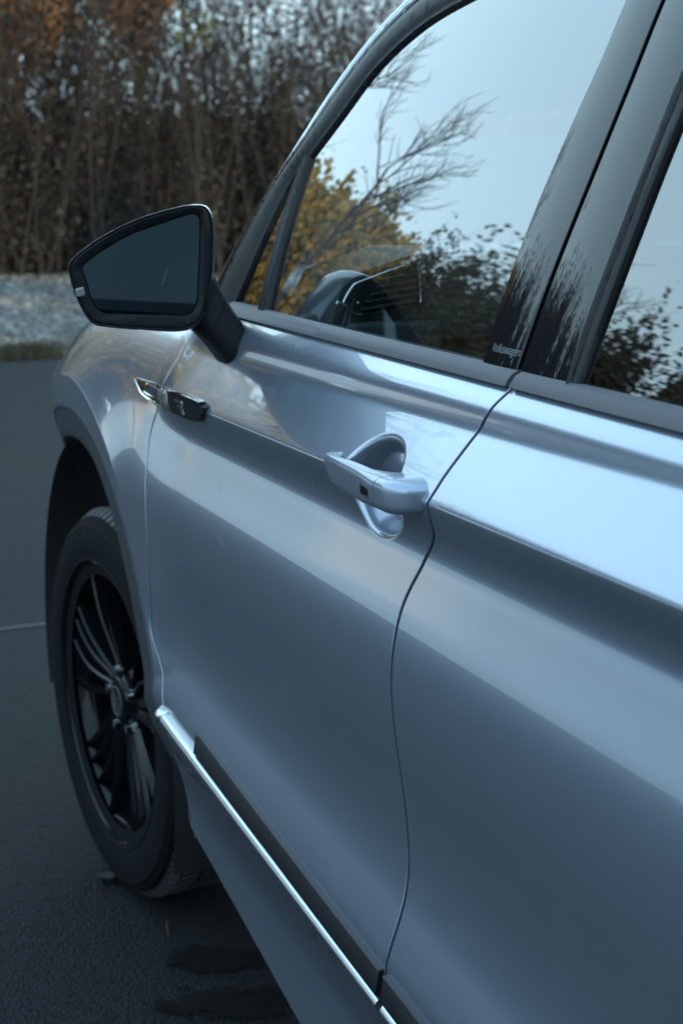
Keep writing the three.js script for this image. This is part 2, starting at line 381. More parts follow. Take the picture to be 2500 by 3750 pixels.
add(frontDoor, 'bright_line', sideStrip(zFlat, 0.744, 1.328, [[-0.0014, 0.004, (x) => chromeY(x) + 0.0352], [-0.0008, 0.0052, (x) => chromeY(x) + 0.0352], [0.0008, 0.0052, (x) => chromeY(x) + 0.0352], [0.0014, 0, (x) => chromeY(x) + 0.0352]]), M.satin);
add(rearDoor, 'bright_line', sideStrip(zFlat, 1.338, 2.12, [[-0.0014, 0.004, (x) => chromeY(x) + 0.0352], [-0.0008, 0.0052, (x) => chromeY(x) + 0.0352], [0.0008, 0.0052, (x) => chromeY(x) + 0.0352], [0.0014, 0, (x) => chromeY(x) + 0.0352]]), M.satin);

// ---- greenhouse surface
const glassProf = integrate((y) => 21 + (y - 1.12) * 10 / 0.38, 1.05, 1.75, 1.128, 0.838);
const glassZ = (x, y) => glassProf(y) - 0.04 * Math.max(0, 1.2 - x) ** 2;
const glassN = (x, y) => normalOf(glassZ, x, y);
const onGlass = (x, y, off = 0) => V3(x, y, glassZ(x, y)).addScaledVector(glassN(x, y), off);
// belt trims: satin strips between glass and door skin
function beltTrim(x0, x1) {
  const P = [], n = 90;
  for (let i = 0; i <= n; i++) {
    const x = lerp(x0, x1, i / n), yb = 1.1092, yt = 1.1225, zb = sideZ(x, 1.107) + 0.0005, zt = glassZ(x, yt);
    P.push([[yb, zb - 0.012], [yb, zb + 0.003], [yb + 0.0006, zb + 0.0036], [yb + 0.005, lerp(zb, zt, 0.33) + 0.0048], [yb + 0.010, lerp(zb, zt, 0.66) + 0.0046], [yt - 0.0012, zt + 0.0042], [yt, zt + 0.0028], [yt, zt - 0.012]].map(([y, z]) => V3(x, y, z)));
  }
  return toCreasedNormals(merge([sheet(P, false, true), fan(P[0]), fan(P[n], true)]), 0.8);
}
add(frontDoor, 'belt_trim', beltTrim(0.59, 1.3885), M.satin);
add(rearDoor, 'belt_trim', beltTrim(1.3955, 2.75), M.satin);
// windows: left edge and right edge as x over y
const frameIn = pchip([[1.11, 0.597], [1.125, 0.6], [1.2, 0.616], [1.273, 0.631], [1.303, 0.661], [1.346, 0.704], [1.408, 0.756], [1.452, 0.834], [1.477, 0.944], [1.494, 1.08], [1.503, 1.32]]);
const divR = pchip([[1.11, 0.739], [1.124, 0.734], [1.195, 0.707], [1.251, 0.687], [1.302, 0.671], [1.32, 0.666]]);
const divL = pchip([[1.11, 0.71], [1.124, 0.705], [1.196, 0.677], [1.251, 0.661], [1.301, 0.651], [1.32, 0.648]]);
const bFront = pchip([[1.11, 1.328], [1.123, 1.326], [1.172, 1.319], [1.247, 1.314], [1.378, 1.312], [1.435, 1.304], [1.55, 1.295]]);
const gapTop = pchip([[1.11, 1.388], [1.12, 1.388], [1.18, 1.386], [1.27, 1.384], [1.35, 1.378], [1.428, 1.366], [1.55, 1.35]]);
const bSeal = pchip([[1.11, 1.467], [1.121, 1.466], [1.172, 1.461], [1.234, 1.458], [1.307, 1.451], [1.365, 1.445], [1.55, 1.425]]);
const bEnd = pchip([[1.11, 1.481], [1.12, 1.48], [1.17, 1.479], [1.23, 1.477], [1.29, 1.473], [1.319, 1.471], [1.55, 1.45]]);
function pane(xL, xR, y0, y1, off, ny = 24, nx = 24) {
  const rows = []; for (let i = 0; i <= ny; i++) rows.push(lerp(y0, y1, i / ny));
  const ts = []; for (let i = 0; i <= nx; i++) ts.push(i / nx);
  return gridPanel((x, y) => glassZ(x, y) + off, rows, xL, xR, ts, false);
}
add(frontDoor, 'window_pane', pane((y) => (y < 1.3 ? divR(y) - 0.006 : Math.max(frameIn(y), divR(1.3)) - 0.012), (y) => bFront(y) + 0.004, 1.112, 1.5, -0.004, 40, 30), M.glass);
add(frontDoor, 'quarter_pane', pane((y) => frameIn(y) - 0.008, (y) => divL(y) + 0.008, 1.112, 1.301, -0.004), M.glass);
add(rearDoor, 'window_pane', pane((y) => bEnd(y) - 0.006, () => 2.55, 1.112, 1.5, -0.004, 40, 30), M.glassDark);
// pillar covers, gently crowned across
const crown = (xL, xR, k) => (x, y) => { const t = clamp((x - xL(y)) / (xR(y) - xL(y))); return glassZ(x, y) + 0.0015 + k * 4 * t * (1 - t); };
function pillar(xL, xR, k = 0.0012) {
  const rows = []; for (let i = 0; i <= 60; i++) rows.push(lerp(1.119, 1.52, i / 60));
  return gridPanel(crown(xL, xR, k), rows, xL, xR, spaced(0, 1, 0.05), true);
}
add(frontDoor, 'pillar_cover', pillar((y) => bFront(y), (y) => gapTop(y) - 0.0042), M.gloss);
add(rearDoor, 'pillar_cover', pillar((y) => gapTop(y) + 0.0042, (y) => bSeal(y) - 0.001), M.gloss);
// seals as ribbons between two edges on the greenhouse surface
function ribbon(A, B, prof, n = 70) {
  const P = [];
  for (let i = 0; i <= n; i++) { const a = A(i / n), b = B(i / n); P.push(prof.map(([t, h]) => { const x = lerp(a[0], b[0], t), y = lerp(a[1], b[1], t); return onGlass(x, y, h); })); }
  return P;
}
const along = (f, y0, y1) => (t) => { const y = lerp(y0, y1, t); return [f(y), y]; };
const round = (h, k = 8, base = -0.008) => { const p = [[0, base]]; for (let i = 0; i <= k; i++) { const a = i / k; p.push([a, h * Math.pow(Math.sin(lerp(0.12, Math.PI - 0.12, a)), 0.6)]); } p.push([1, base]); return p; };
const ribGeo = (A, B, prof, n) => toCreasedNormals(sheet(ribbon(A, B, prof, n), false, false), 0.9);
add(rearDoor, 'window_seal', merge([ribGeo(along((y) => bSeal(y), 1.117, 1.52), along((y) => lerp(bSeal(y), bEnd(y), 0.42), 1.117, 1.52), round(0.004)), ribGeo(along((y) => lerp(bSeal(y), bEnd(y), 0.46), 1.117, 1.52), along((y) => bEnd(y), 1.117, 1.52), round(0.0026))]), M.rubber);
add(frontDoor, 'window_divider', ribGeo(along(divL, 1.117, 1.312), along(divR, 1.117, 1.312), [[0, -0.008], [0, 0.001], [0.08, 0.003], [0.3, 0.004], [0.42, 0.0015], [0.5, 0.0012], [0.6, 0.004], [0.9, 0.0035], [1, 0.001], [1, -0.008]]), M.rubber);
// the frame of the front door round the glass, outside to inside
const curve = (pts) => { const c = new THREE.CatmullRomCurve3(pts.map(([x, y]) => V3(x, y, 0))); return (t) => { const p = c.getPoint(t); return [p.x, p.y]; }; };
const outerEdge = curve([[0.464, 1.115], [0.480, 1.146], [0.516, 1.211], [0.572, 1.287], [0.612, 1.338], [0.664, 1.414], [0.714, 1.465], [0.775, 1.502], [0.9, 1.534], [1.15, 1.558], [1.6, 1.567], [2.4, 1.54]]);
const innerEdge = curve([[0.598, 1.115], [0.606, 1.146], [0.618, 1.211], [0.640, 1.285], [0.672, 1.314], [0.715, 1.358], [0.762, 1.412], [0.838, 1.453], [0.944, 1.477], [1.15, 1.498], [1.6, 1.505], [2.4, 1.49]]);
const between = (t0) => (t) => { const a = outerEdge(t), b = innerEdge(t); return [lerp(a[0], b[0], t0), lerp(a[1], b[1], t0)]; };
add(frontDoor, 'window_frame', ribGeo(between(0.36), innerEdge, [[0, -0.01], [0, 0.004], [0.06, 0.0062], [0.35, 0.0072], [0.6, 0.0062], [0.75, 0.004], [0.82, 0.0012], [0.97, 0.001], [1, -0.008]], 140), M.plastic);
add(car, 'roof_frame', ribGeo(between(0.10), between(0.34), [[0, -0.012], [0, 0.002], [0.1, 0.005], [0.5, 0.0062], [0.85, 0.0045], [1, 0.002], [1, -0.012]], 140), M.gloss);
// painted pillar and roof rail beyond the frame, turning inwards
{
  const P = [], n = 140;
  for (let i = 0; i <= n; i++) {
    const a = outerEdge(i / n), b = innerEdge(i / n), d = [a[0] - b[0], a[1] - b[1]], l = Math.hypot(...d), u = [d[0] / l, d[1] / l], row = [];
    const p0 = onGlass(...between(0.09)(i / n), 0.001), nn = glassN(a[0], a[1]);
    for (const [o, h] of [[0, -0.012], [0, 0.0005], [0.002, 0.0018], [0.008, 0.0012], [0.014, -0.003], [0.019, -0.012], [0.021, -0.03], [0.018, -0.06], [0.008, -0.09]]) row.push(p0.clone().add(V3(u[0] * o, u[1] * o, 0)).addScaledVector(nn, h));
    P.push(row);
  }
  add(car, 'windscreen_pillar', sheet(P, false, true), M.paint);
}
// lettering printed on the front pillar cover
const font = await new FontLoader().loadAsync('fonts/droid/droid_sans_regular.typeface.json');
function textOn(str, size, x0, y0, onSurf, depth = 0.0003) {
  const g = new TextGeometry(str, { font, size, depth, curveSegments: 3 }), p = g.attributes.position;
  for (let i = 0; i < p.count; i++) { const x = x0 + p.getX(i), y = y0 + p.getY(i), q = onSurf(x, y, 0.0004 + p.getZ(i)); p.setXYZ(i, q.x, q.y, q.z); }
  g.computeVertexNormals(); return g;
}
{
  const Zc = crown((y) => bFront(y), (y) => gapTop(y) - 0.0042, 0.0012);
  add(frontDoor, 'lettering', textOn('Volkswagen', 0.0066, 1.3355, 1.1335, (x, y, o) => V3(x, y, Zc(x, y) + o)), M.print, 'small grey lettering at the foot of the pillar');
}

// ---- door handle
const superLoop = (cx, yc, zc, hy, hz, k = 44, e = 4.5) => { const L = []; for (let i = 0; i < k; i++) { const a = (i / k) * 2 * Math.PI, c = Math.cos(a), s = Math.sin(a); L.push(V3(cx, yc + Math.sign(s) * hy * Math.abs(s) ** (2 / e), zc + 0.1 * Math.sign(s) * hy * Math.abs(s) ** (2 / e) * (c > 0 ? 1 : 0) + Math.sign(c) * hz * Math.abs(c) ** (2 / e))); } return L; };
function loftX(stations) { const P = stations.map((s) => superLoop(...s)); const g = sheet(P, true, true); return merge([g, fan(P[0], true), fan(P[P.length - 1], false)]); }
{
  const zo = pchip([[1.13, 0.904], [1.138, 0.914], [1.15, 0.921], [1.17, 0.929], [1.2, 0.936], [1.255, 0.942], [1.322, 0.9455], [1.37, 0.944]]);    // outer face
  const zi = pchip([[1.13, 0.89], [1.16, 0.902], [1.185, 0.918], [1.21, 0.925], [1.28, 0.925], [1.305, 0.912], [1.32, 0.89], [1.37, 0.885]]);          // inner face
  const yt = pchip([[1.13, 1.0135], [1.145, 1.0165], [1.17, 1.0205], [1.24, 1.0248], [1.322, 1.0265], [1.37, 1.0275]]);
  const yb = pchip([[1.13, 1.009], [1.145, 1.0055], [1.17, 1.0015], [1.2, 0.9965], [1.26, 0.9955], [1.334, 0.995], [1.37, 0.995]]);
  const st = (a, b, n) => { const s = []; for (let i = 0; i <= n; i++) { const x = lerp(a, b, Math.sin((i / n) * Math.PI / 2)), e = clamp((x - 1.336) / 0.0262), f = Math.sqrt(1 - e * e); if (x > 1.336) { const c = 1.011, h = 0.016 * (0.45 + 0.55 * f), o = 0.908 + (zo(1.336) - 0.908) * (0.12 + 0.88 * f); s.push([x, c, (o + 0.885) / 2, h, (o - 0.885) / 2]); continue; } s.push([x, (yt(x) + yb(x)) / 2, (zo(x) + zi(x)) / 2, (yt(x) - yb(x)) / 2, (zo(x) - zi(x)) / 2]); } return s; };
  const handle = add(frontDoor, 'door_handle', loftX(st(1.1415, 1.3225, 60)), M.paintHandle);
  void handle;
  add(frontDoor, 'lock_cover', loftX(st(1.3235, 1.362, 40)), M.paintHandle);
  const key = add(frontDoor, 'handle_button', new RoundedBoxGeometry(0.0165, 0.0088, 0.004, 3, 0.0012), M.gloss); key.position.set(1.302, 1.0105, 0.9435);
  const kf = [[-0.0082, -0.0045], [0.0082, -0.0045], [0.0082, 0.0045], [-0.0082, 0.0045]].map(([x, y]) => V3(1.302 + x, 1.0105 + y, 0.9455));
  add(frontDoor, 'button_rim', new THREE.TubeGeometry(new THREE.CatmullRomCurve3(kf, true, 'catmullrom', 0.1), 48, 0.0005, 6, true), M.satin);
}

// ---- side badge across the front shut line, with its emblem
{
  const zB = (x, y) => lerp(wingBase(x, y), wingBase(x, 0.995) + 0.001 + (y - 0.994) * 0.12, sstep(0.48, 0.62, x));
  const top = pchip([[0.325, 0.9912], [0.392, 0.9938], [0.47, 0.998], [0.56, 1.0055], [0.67, 1.0122], [0.73, 1.0128], [0.745, 1.0115], [0.753, 1.005]]), bot = pchip([[0.325, 0.9905], [0.354, 0.9825], [0.392, 0.9748], [0.44, 0.9728], [0.492, 0.9735], [0.613, 0.9785], [0.7, 0.9808], [0.725, 0.984], [0.742, 0.992], [0.753, 1.002]]);
  const plate = (x0, x1, f0, f1, h, n = 40) => {
    const P = [];
    for (let i = 0; i <= n; i++) { const x = lerp(x0, x1, i / n), a = lerp(bot(x), top(x), f0), b = lerp(bot(x), top(x), f1), z = (y) => zB(x, y); P.push([V3(x, a, z(a) - 0.004), V3(x, a, z(a) + h * 0.7), V3(x, a + 0.0008, z(a) + h), V3(x, (a + b) / 2, z((a + b) / 2) + h), V3(x, b - 0.0008, z(b) + h), V3(x, b, z(b) + h * 0.7), V3(x, b, z(b) - 0.004)]); }
    return toCreasedNormals(merge([sheet(P, false, true), fan(P[0]), fan(P[n], true)]), 0.7);
  };
  const badge = add(car, 'side_badge', plate(0.332, 0.4725, 0, 1, 0.004), M.gloss, 'front half of the black side badge with chrome edge');
  add(badge, 'badge_edge', merge([plate(0.33, 0.4725, -0.05, 0.05, 0.0055)]), M.chromeFine);
  add(badge, 'badge_wing', merge([plate(0.396, 0.402, 0.3, 0.86, 0.006, 6), plate(0.398, 0.472, 0.2, 0.3, 0.006)]), M.chromeFine);
  for (let k = 0; k < 6; k++) add(badge, 'badge_rib', plate(0.404, 0.472, 0.34 + k * 0.09, 0.385 + k * 0.09, 0.0058, 12), M.satin);
  const rear = add(frontDoor, 'side_badge', plate(0.4795, 0.752, 0, 1, 0.005), M.gloss, 'rear half of the black side badge with a silver letter R');
  void rear;
  add(frontDoor, 'badge_edge', plate(0.4795, 0.56, -0.05, 0.05, 0.0062), M.chromeFine);
  for (let k = 0; k < 6; k++) add(frontDoor, 'badge_rib', plate(0.481, 0.53, 0.25 + k * 0.105, 0.295 + k * 0.105, 0.0062, 12), M.satin);
  // the letter R: an upper loop open on the left, and a leg
  const s = new THREE.Shape(); s.moveTo(0, 0.010); s.lineTo(0.0015, 0.0125); s.lineTo(0.0125, 0.0125); s.quadraticCurveTo(0.0165, 0.0125, 0.0165, 0.0095); s.quadraticCurveTo(0.0165, 0.0062, 0.0125, 0.0062); s.lineTo(0.0115, 0.0062); s.lineTo(0.017, 0); s.lineTo(0.0128, 0); s.lineTo(0.0075, 0.006); s.lineTo(0.0062, 0.004); s.lineTo(0.0125, 0.0044); s.lineTo(0.0055, 0.0044); s.lineTo(0.0068, 0.0078); s.lineTo(0.0118, 0.0078); s.quadraticCurveTo(0.0136, 0.009, 0.0118, 0.0101); s.closePath();
  const g = new THREE.ExtrudeGeometry(s, { depth: 0.0012, bevelEnabled: false }), p = g.attributes.position;
  for (let i = 0; i < p.count; i++) { const x = 0.632 + p.getX(i) * 2.2, y = 0.985 + p.getY(i) * 1.35; p.setXYZ(i, x, y, zB(x, y) + 0.005 + p.getZ(i)); }
  g.computeVertexNormals(); add(frontDoor, 'letter', g, M.chromeFine, 'silver letter R');
}

// ---- wing mirror
{
  const mir = grp(car, 'wing_mirror', 'wing mirror with silver cap and black frame');
  const N = V3(1, 0, -0.3).normalize(), U = V3(0.3, 0, 1).normalize(), O = V3(0.75, 1.175, 1.0), E = V3(-1, -0.05, -0.36).normalize();
  const at = (u, v, d = 0) => O.clone().addScaledVector(U, u).add(V3(0, v, 0)).addScaledVector(E, d);      // d goes forward, into the housing
  const toUV = (l) => l.map(([z, y]) => V3((z - 1.0) / 0.958, y - 1.175, 0));
  const outline = new THREE.CatmullRomCurve3(toUV([[1.088, 1.186], [1.064, 1.206], [1.036, 1.221], [1.007, 1.233], [0.978, 1.242], [0.948, 1.2485], [0.922, 1.252], [0.904, 1.2495], [0.8955, 1.236], [0.894, 1.205], [0.896, 1.173], [0.904, 1.136], [0.914, 1.112], [0.934, 1.101], [1.0, 1.1055], [1.04, 1.111], [1.060, 1.116], [1.071, 1.129], [1.081, 1.150], [1.0865, 1.168]]), true).getPoints(200);
  const glassL = new THREE.CatmullRomCurve3(toUV([[1.0715, 1.182], [1.064, 1.189], [1.038, 1.204], [1.008, 1.218], [0.96, 1.232], [0.922, 1.241], [0.9155, 1.238], [0.915, 1.205], [0.918, 1.165], [0.9215, 1.134], [0.930, 1.1215], [0.97, 1.123], [1.02, 1.1265], [1.048, 1.1295], [1.058, 1.138], [1.067, 1.166]]), true).getPoints(200);
  const cU = -0.01, cV = 0.002, K = 128;
  const polar = (loop) => { const l = loop.map((p) => [Math.atan2(p.y - cV, p.x - cU), Math.hypot(p.x - cU, p.y - cV)]).sort((a, b) => a[0] - b[0]); return (a) => { let k = l.findIndex((q) => q[0] > a); if (k < 0) k = 0; const q1 = l[k], q0 = l[(k - 1 + l.length) % l.length]; let da = q1[0] - q0[0], t = a - q0[0]; if (da <= 0) da += 2 * Math.PI; if (t < 0) t += 2 * Math.PI; return lerp(q0[1], q1[1], clamp(t / da)); }; };
  const ro = polar(outline), rg = polar(glassL);
  const ring = (f, d) => { const L = []; for (let i = 0; i < K; i++) { const a = (i / K) * 2 * Math.PI - Math.PI + 0.0001, r = f(a); L.push(at(cU + Math.cos(a) * r, cV + Math.sin(a) * r, d(a))); } return L; };
  const fr = (k, o = 0) => (a) => lerp(rg(a), ro(a), k) + o, D = (d) => () => d;
  // painted cap: rings going forward, closing to a rounded nose
  const capRings = [[1.0, 0.004], [1.012, 0.007], [1.012, 0.02], [1.0, 0.035], [0.965, 0.055], [0.9, 0.075], [0.79, 0.092], [0.62, 0.106], [0.4, 0.114], [0.18, 0.117], [0.02, 0.118]].map(([k, d]) => ring((a) => ro(a) * k, D(d)));
  add(mir, 'mirror_cap', sheet(capRings, true, true), M.paint);
  const bez = [fr(1, 0.0005), fr(1, 0.0002), fr(0.985), fr(0.93), fr(0.86), fr(0.84), fr(0.8), fr(0.7), fr(0.55), fr(0.25), fr(0.1), fr(0.05), fr(0.05)], bd = [0.006, 0.0015, 0.0003, 0, 0.0012, 0.0022, 0.001, 0.0, 0.001, 0.004, 0.0065, 0.01, 0.014];
  add(mir, 'mirror_frame', toCreasedNormals(sheet(bez.map((f, i) => ring(f, D(bd[i]))), true, false), 0.9), M.plastic);
  add(mir, 'mirror_glass', merge([sheet([ring(fr(0.02), D(0.0085)), ring(fr(0.0), D(0.0078))], true, false), fan(ring(fr(0.0), D(0.0078)))]), M.mirror);
  const lens = add(mir, 'indicator_lens', new RoundedBoxGeometry(0.012, 0.0105, 0.011, 3, 0.002), M.lens); lens.position.copy(at(0.0805, -0.021, 0.0025)); lens.rotation.y = 0.29; lens.rotation.x = 0.2;
  // arm: a wedge from the housing's lower inner corner down to the door shoulder
  const loop = (c, ax, ay, n = 40, e = 2.8) => { const L = []; for (let i = 0; i < n; i++) { const a = (i / n) * 2 * Math.PI, x = Math.cos(a), y = Math.sin(a); L.push(c.clone().addScaledVector(ax, Math.sign(x) * Math.abs(x) ** (2 / e)).addScaledVector(ay, Math.sign(y) * Math.abs(y) ** (2 / e))); } return L; };
  const M0 = V3(0.684, 1.1285, 0.9), F0 = V3(0.682, 1.081, 0.866), W0 = V3(0, 0.0315, -0.0155), W1 = V3(0, 0.0225, -0.0135);
  const armSec = (t0, t1, k) => { const P = []; for (let i = 0; i <= 8; i++) { const t = lerp(t0, t1, i / 8), b = 1 - 0.06 * Math.sin(Math.PI * clamp(t)); P.push(loop(M0.clone().lerp(F0, t), V3(lerp(0.034, 0.046, clamp(t)) * k, 0, 0), W0.clone().lerp(W1, clamp(t)).multiplyScalar(b * k))); } return merge([sheet(P, true, true), fan(P[0], true), fan(P[8])]); };
  add(mir, 'mirror_arm', armSec(-0.3, 0.3, 1), M.plastic);
  add(mir, 'mirror_foot', armSec(0.31, 1.25, 1.015), M.plastic);
}

// ---- wheels
function makeWheel(parent, cx, steer) {
  const w = grp(parent, 'wheel'); w.position.set(cx, AY, 0.80); w.rotation.y = steer;
  // local z is the axle, outwards positive; local origin is 0.09 inside the rim face
  const lathe = (pts, seg = 120) => { const g = new THREE.LatheGeometry(pts.map(([r, z]) => new THREE.Vector2(r, z)), seg); g.rotateX(Math.PI / 2); return g; };
  add(w, 'tyre', toCreasedNormals(lathe([[0.235, -0.12], [0.3, -0.135], [0.335, -0.13], [0.347, -0.115], [0.348, 0.062], [0.3475, 0.068], [0.3425, 0.081], [0.337, 0.088], [0.336, 0.0895], [0.334, 0.0893], [0.326, 0.0935], [0.324, 0.0952], [0.321, 0.0945], [0.31, 0.097], [0.296, 0.0975], [0.28, 0.096], [0.268, 0.093], [0.264, 0.0945], [0.2615, 0.092], [0.26, 0.086], [0.235, 0.08]]), 0.5), M.tyre);
  const block = [];
  const bg = new THREE.BoxGeometry(0.0145, 0.011, 0.036), bs = new THREE.BoxGeometry(0.0155, 0.011, 0.034), sh = new THREE.BoxGeometry(0.016, 0.0085, 0.024);
  for (let k = 0; k < 92; k++) for (const [z, g, off, tilt] of [[0.036, bg, 0, 0.32], [-0.006, bs, 0.5, -0.28], [-0.047, bs, 0.2, 0.28], [-0.092, bg, 0.6, -0.3]]) {
    const a = ((k + off) / 92) * 2 * Math.PI, q = g.clone(); q.rotateY(tilt); q.translate(0, 0.3505, z); q.rotateZ(a); block.push(q);
  }
  for (let k = 0; k < 92; k++) { const q = sh.clone(); q.rotateX(0.62); q.translate(0, 0.3465, 0.0685); q.rotateZ(((k + 0.3) / 92) * 2 * Math.PI); block.push(q); }
  const tr = add(w, 'tread', merge(block), M.tread); tr.userData.kind = 'stuff';
  add(w, 'rim', toCreasedNormals(lathe([[0.225, -0.12], [0.232, -0.1], [0.226, -0.05], [0.228, 0.04], [0.236, 0.066], [0.246, 0.075], [0.252, 0.079], [0.2555, 0.0855], [0.2585, 0.0885], [0.2612, 0.0875], [0.262, 0.08]]), 0.6), M.rim);
  // five groups of curved blades
  const blade = (a0, a1, r0, r1, w0, w1, z0, z1, bend) => {
    const P = [], n = 22;
    for (let i = 0; i <= n; i++) {
      const t = i / n, r = lerp(r0, r1, t), a = lerp(a0, a1, t) + bend * Math.sin(Math.PI * t), hw = lerp(w0, w1, t) / 2, z = lerp(z0, z1, Math.pow(t, 1.4)) + 0.006 * Math.sin(Math.PI * t);
      const c = V3(Math.cos(a) * r, Math.sin(a) * r, 0), tn = V3(-Math.sin(a), Math.cos(a), 0);
      P.push([[-hw * 1.15, -0.034], [-hw, -0.004], [-hw * 0.72, 0], [hw * 0.25, -0.003], [hw, -0.010], [hw * 1.1, -0.034]].map(([o, d]) => c.clone().addScaledVector(tn, o).add(V3(0, 0, z + d))));
    }
    return toCreasedNormals(merge([sheet(P, true, false)]), 0.35);
  };
  for (let k = 0; k < 5; k++) {
    const a = (k / 5) * 2 * Math.PI + 1.5;
    for (const [d0, d1, b, w0, w1] of [[-0.2, -0.2, 0.07, 0.024, 0.013], [0.0, -0.06, 0.09, 0.024, 0.013], [0.26, 0.14, 0.1, 0.022, 0.012], [0.42, 0.5, 0.1, 0.018, 0.012]]) add(w, 'spoke', blade(a + d0, a + d1, 0.05, 0.249, w0, w1, 0.058, 0.078, b), M.rim);
  }
  add(w, 'hub', toCreasedNormals(lathe([[0.085, 0.02], [0.082, 0.045], [0.072, 0.055], [0.052, 0.058], [0.046, 0.064], [0.04, 0.067], [0.03, 0.0685], [0.0005, 0.069]], 60), 0.6), M.rim);
  for (let k = 0; k < 5; k++) { const b = add(w, 'wheel_bolt', new THREE.CylinderGeometry(0.0085, 0.0095, 0.014, 6), M.chromeFine); b.rotation.x = Math.PI / 2; b.position.set(Math.cos(k * 1.2566 + 0.5) * 0.058, Math.sin(k * 1.2566 + 0.5) * 0.058, 0.0615); }
  // emblem: ring with V over W
  const st = [[[-0.017, 0.016], [0, -0.004]], [[0.017, 0.016], [0, -0.004]], [[-0.022, 0.004], [-0.0095, -0.02]], [[-0.0095, -0.02], [0, -0.001]], [[0, -0.001], [0.0095, -0.02]], [[0.0095, -0.02], [0.022, 0.004]]];
  const ringG = new THREE.TorusGeometry(0.0265, 0.0021, 8, 48); ringG.translate(0, 0, 0.0692);
  add(w, 'wheel_emblem', merge([ringG, ...st.map(([p, q]) => { const g = new THREE.BoxGeometry(Math.hypot(q[0] - p[0], q[1] - p[1]), 0.0036, 0.0022); g.rotateZ(Math.atan2(q[1] - p[1], q[0] - p[0])); g.translate((p[0] + q[0]) / 2, (p[1] + q[1]) / 2, 0.0698); return g; })]), M.satin, 'silver ring emblem on the hub');
  add(w, 'brake_disc', toCreasedNormals(lathe([[0.07, -0.02], [0.165, -0.02], [0.166, -0.004], [0.07, -0.004]], 80), 0.5), M.disc);
  const cal = add(w, 'brake_caliper', new RoundedBoxGeometry(0.08, 0.17, 0.06, 4, 0.015), M.caliper); cal.position.set(0.15, 0.02, -0.01);
  return w;
}
makeWheel(car, AX, R(5));
{ const w = makeWheel(car, rearAX, 0); void w; }

